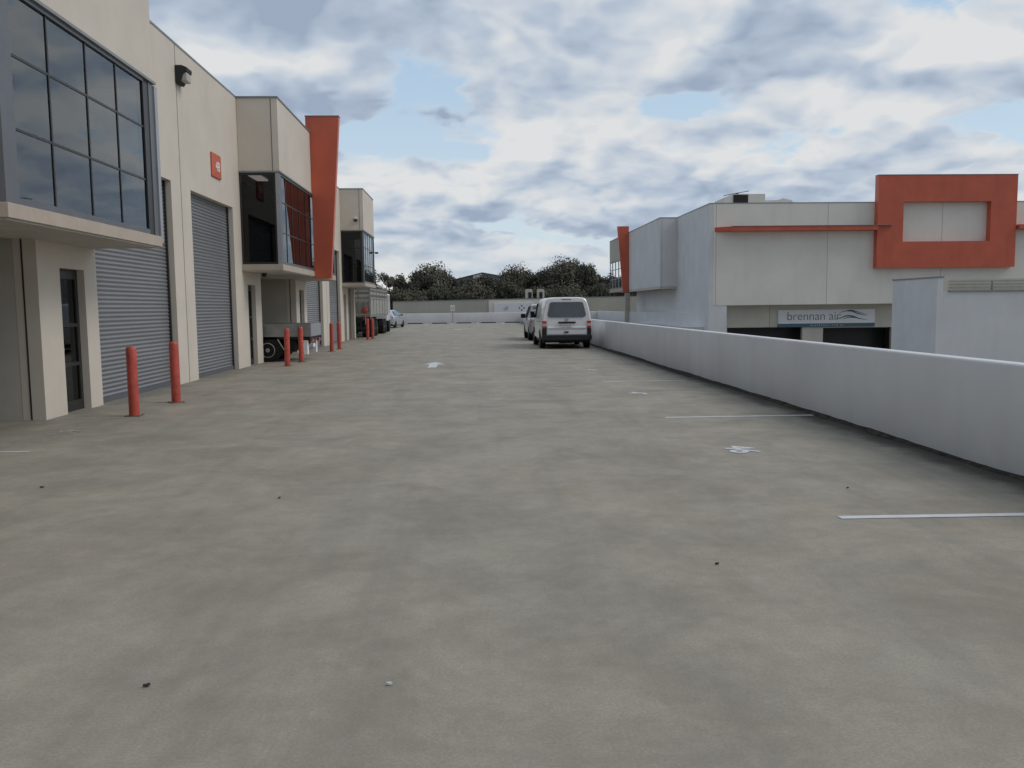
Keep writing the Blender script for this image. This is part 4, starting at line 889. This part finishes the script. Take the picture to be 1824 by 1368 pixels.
TR = [ # pixel-derived x at Y~130, top height above ground
 (-17.5, 118, 12.2, 1, 1.0, 'behind the crate truck, leftmost of the row'), (-14.3, 112, 10.6, 2, 1.1, 'just right of the crate truck, left of the cream wall'),
 (-13.0, 131, 11.2, 3, .9, 'above the silver car'), (-10.8, 128, 10.8, 3, .9, 'above the cream wall end'), (-9.3, 133, 9.4, 4, 1.1, 'low behind the two open crowned trees'),
 (-12.2, 124, 8.0, 0, 1.1, 'low, behind the silver car'), (-6.3, 129, 11.7, 1, 1.05, 'tallest rounded crown left of the post sign'), (-3.6, 131, 10.3, 0, .9, 'directly behind the post sign'),
 (-.6, 127, 9.7, 4, 1.0, 'below the white panel of the glass building'), (2.4, 130, 10.0, 2, 1.3, 'below the right slope of the glass building'), (6.4, 130, 11.4, 1, .85, 'rounded, between the glass building and the van'),
 (8.9, 132, 10.3, 4, .8, 'in the dip above the arched vents'), (11.6, 129, 11.0, 0, .95, 'above the white van roof, left side'), (14.6, 131, 12.4, 1, .9, 'tallest, straight above the white van'),
 (15.3, 129.5, 12.9, 3, .55, 'whose thin leader tops the tallest clump'), (17.4, 130, 11.7, 4, .75, 'right of the white van roof'), (19.2, 133, 11.3, 3, .7, 'near the far bay of the pale building'),
 (21.3, 130, 10.2, 2, 1.1, 'beside the small red fin, rightmost in view'), (24.5, 128, 10.5, 0, 1.1, 'behind the pale building bay'), (-4.9, 122, 8.2, 4, 1.2, 'low and broad, in front of the rounded crown'),
 (4.4, 123, 9.2, 0, 1.2, 'low, right above the banner'), (9.5, 122, 8.2, 4, 1.2, 'low, behind the arched vents'), (.2, 119, 8.7, 1, 1.2, 'low, left of the banner'), (13.8, 121, 8.3, 1, 1.1, 'low, behind the van roof'), (18.6, 122, 8.6, 4, 1.1, 'low, right of the van roof'), (-8.9, 119, 7.9, 1, 1.1, 'low, over the left end of the cream wall'), (23.2, 121, 8.4, 0, 1.2, 'low, behind the bay glazing')]
for i, (x, y, h, v, ws, lb) in enumerate(TR): tree(x, y, ZG_, h, v, ws, KIND[v]+' '+lb, i*1.3)

# ------------------------------------------------------------ small litter on the deck
M_leafd = mat('dead_leaf', (.03, .025, .02), .8); M_chip = mat('white_chip', (.6, .62, .66), .6)
def litter(x, y, s, m, name, label, rz):
    bm = bm_new(); n = 9; pts = []
    for i in range(n):
        a = 2*pi*i/n; rr = s*(.75+.35*random.random()); pts.append((rr*cos(a), rr*.5*sin(a)))
    vb = [bm.verts.new((px, py, .004+.12*s*abs(px)/s)) for px, py in pts]; vt = [bm.verts.new((px*.9, py*.9, .012+.25*abs(px))) for px, py in pts]
    bm.faces.new(vb[::-1]); bm.faces.new(vt)
    for i in range(n): bm.faces.new((vb[i], vb[(i+1)%n], vt[(i+1)%n], vt[i]))
    o = obj(name, bm, m, label=label, cat='litter'); o.location = (x, y, 0); o.rotation_euler = (0, 0, rz)
litter(-1.445, 3.60, .018, M_leafd, 'fallen_leaf', 'dark curled leaf on the concrete near the bottom left', .6)
litter(-.39, 3.54, .016, M_chip, 'paper_scrap', 'tiny white scrap on the concrete near the bottom centre', .2)
litter(-4.035, 7.91, .022, M_leafd, 'fallen_leaf', 'small dark leaf on the concrete at the far left, below the short white line', 0)
litter(-1.70, 7.25, .016, M_leafd, 'fallen_leaf', 'small dark leaf on the open concrete left of centre', 1.)
litter(1.504, 5.10, .015, M_leafd, 'fallen_leaf', 'small dark leaf on the concrete right of centre', .1)
litter(3.27, 7.16, .012, M_leafd, 'fallen_leaf', 'tiny dark leaf on the concrete just beyond the nearest bay line', 0)
bpy.context.view_layer.update()
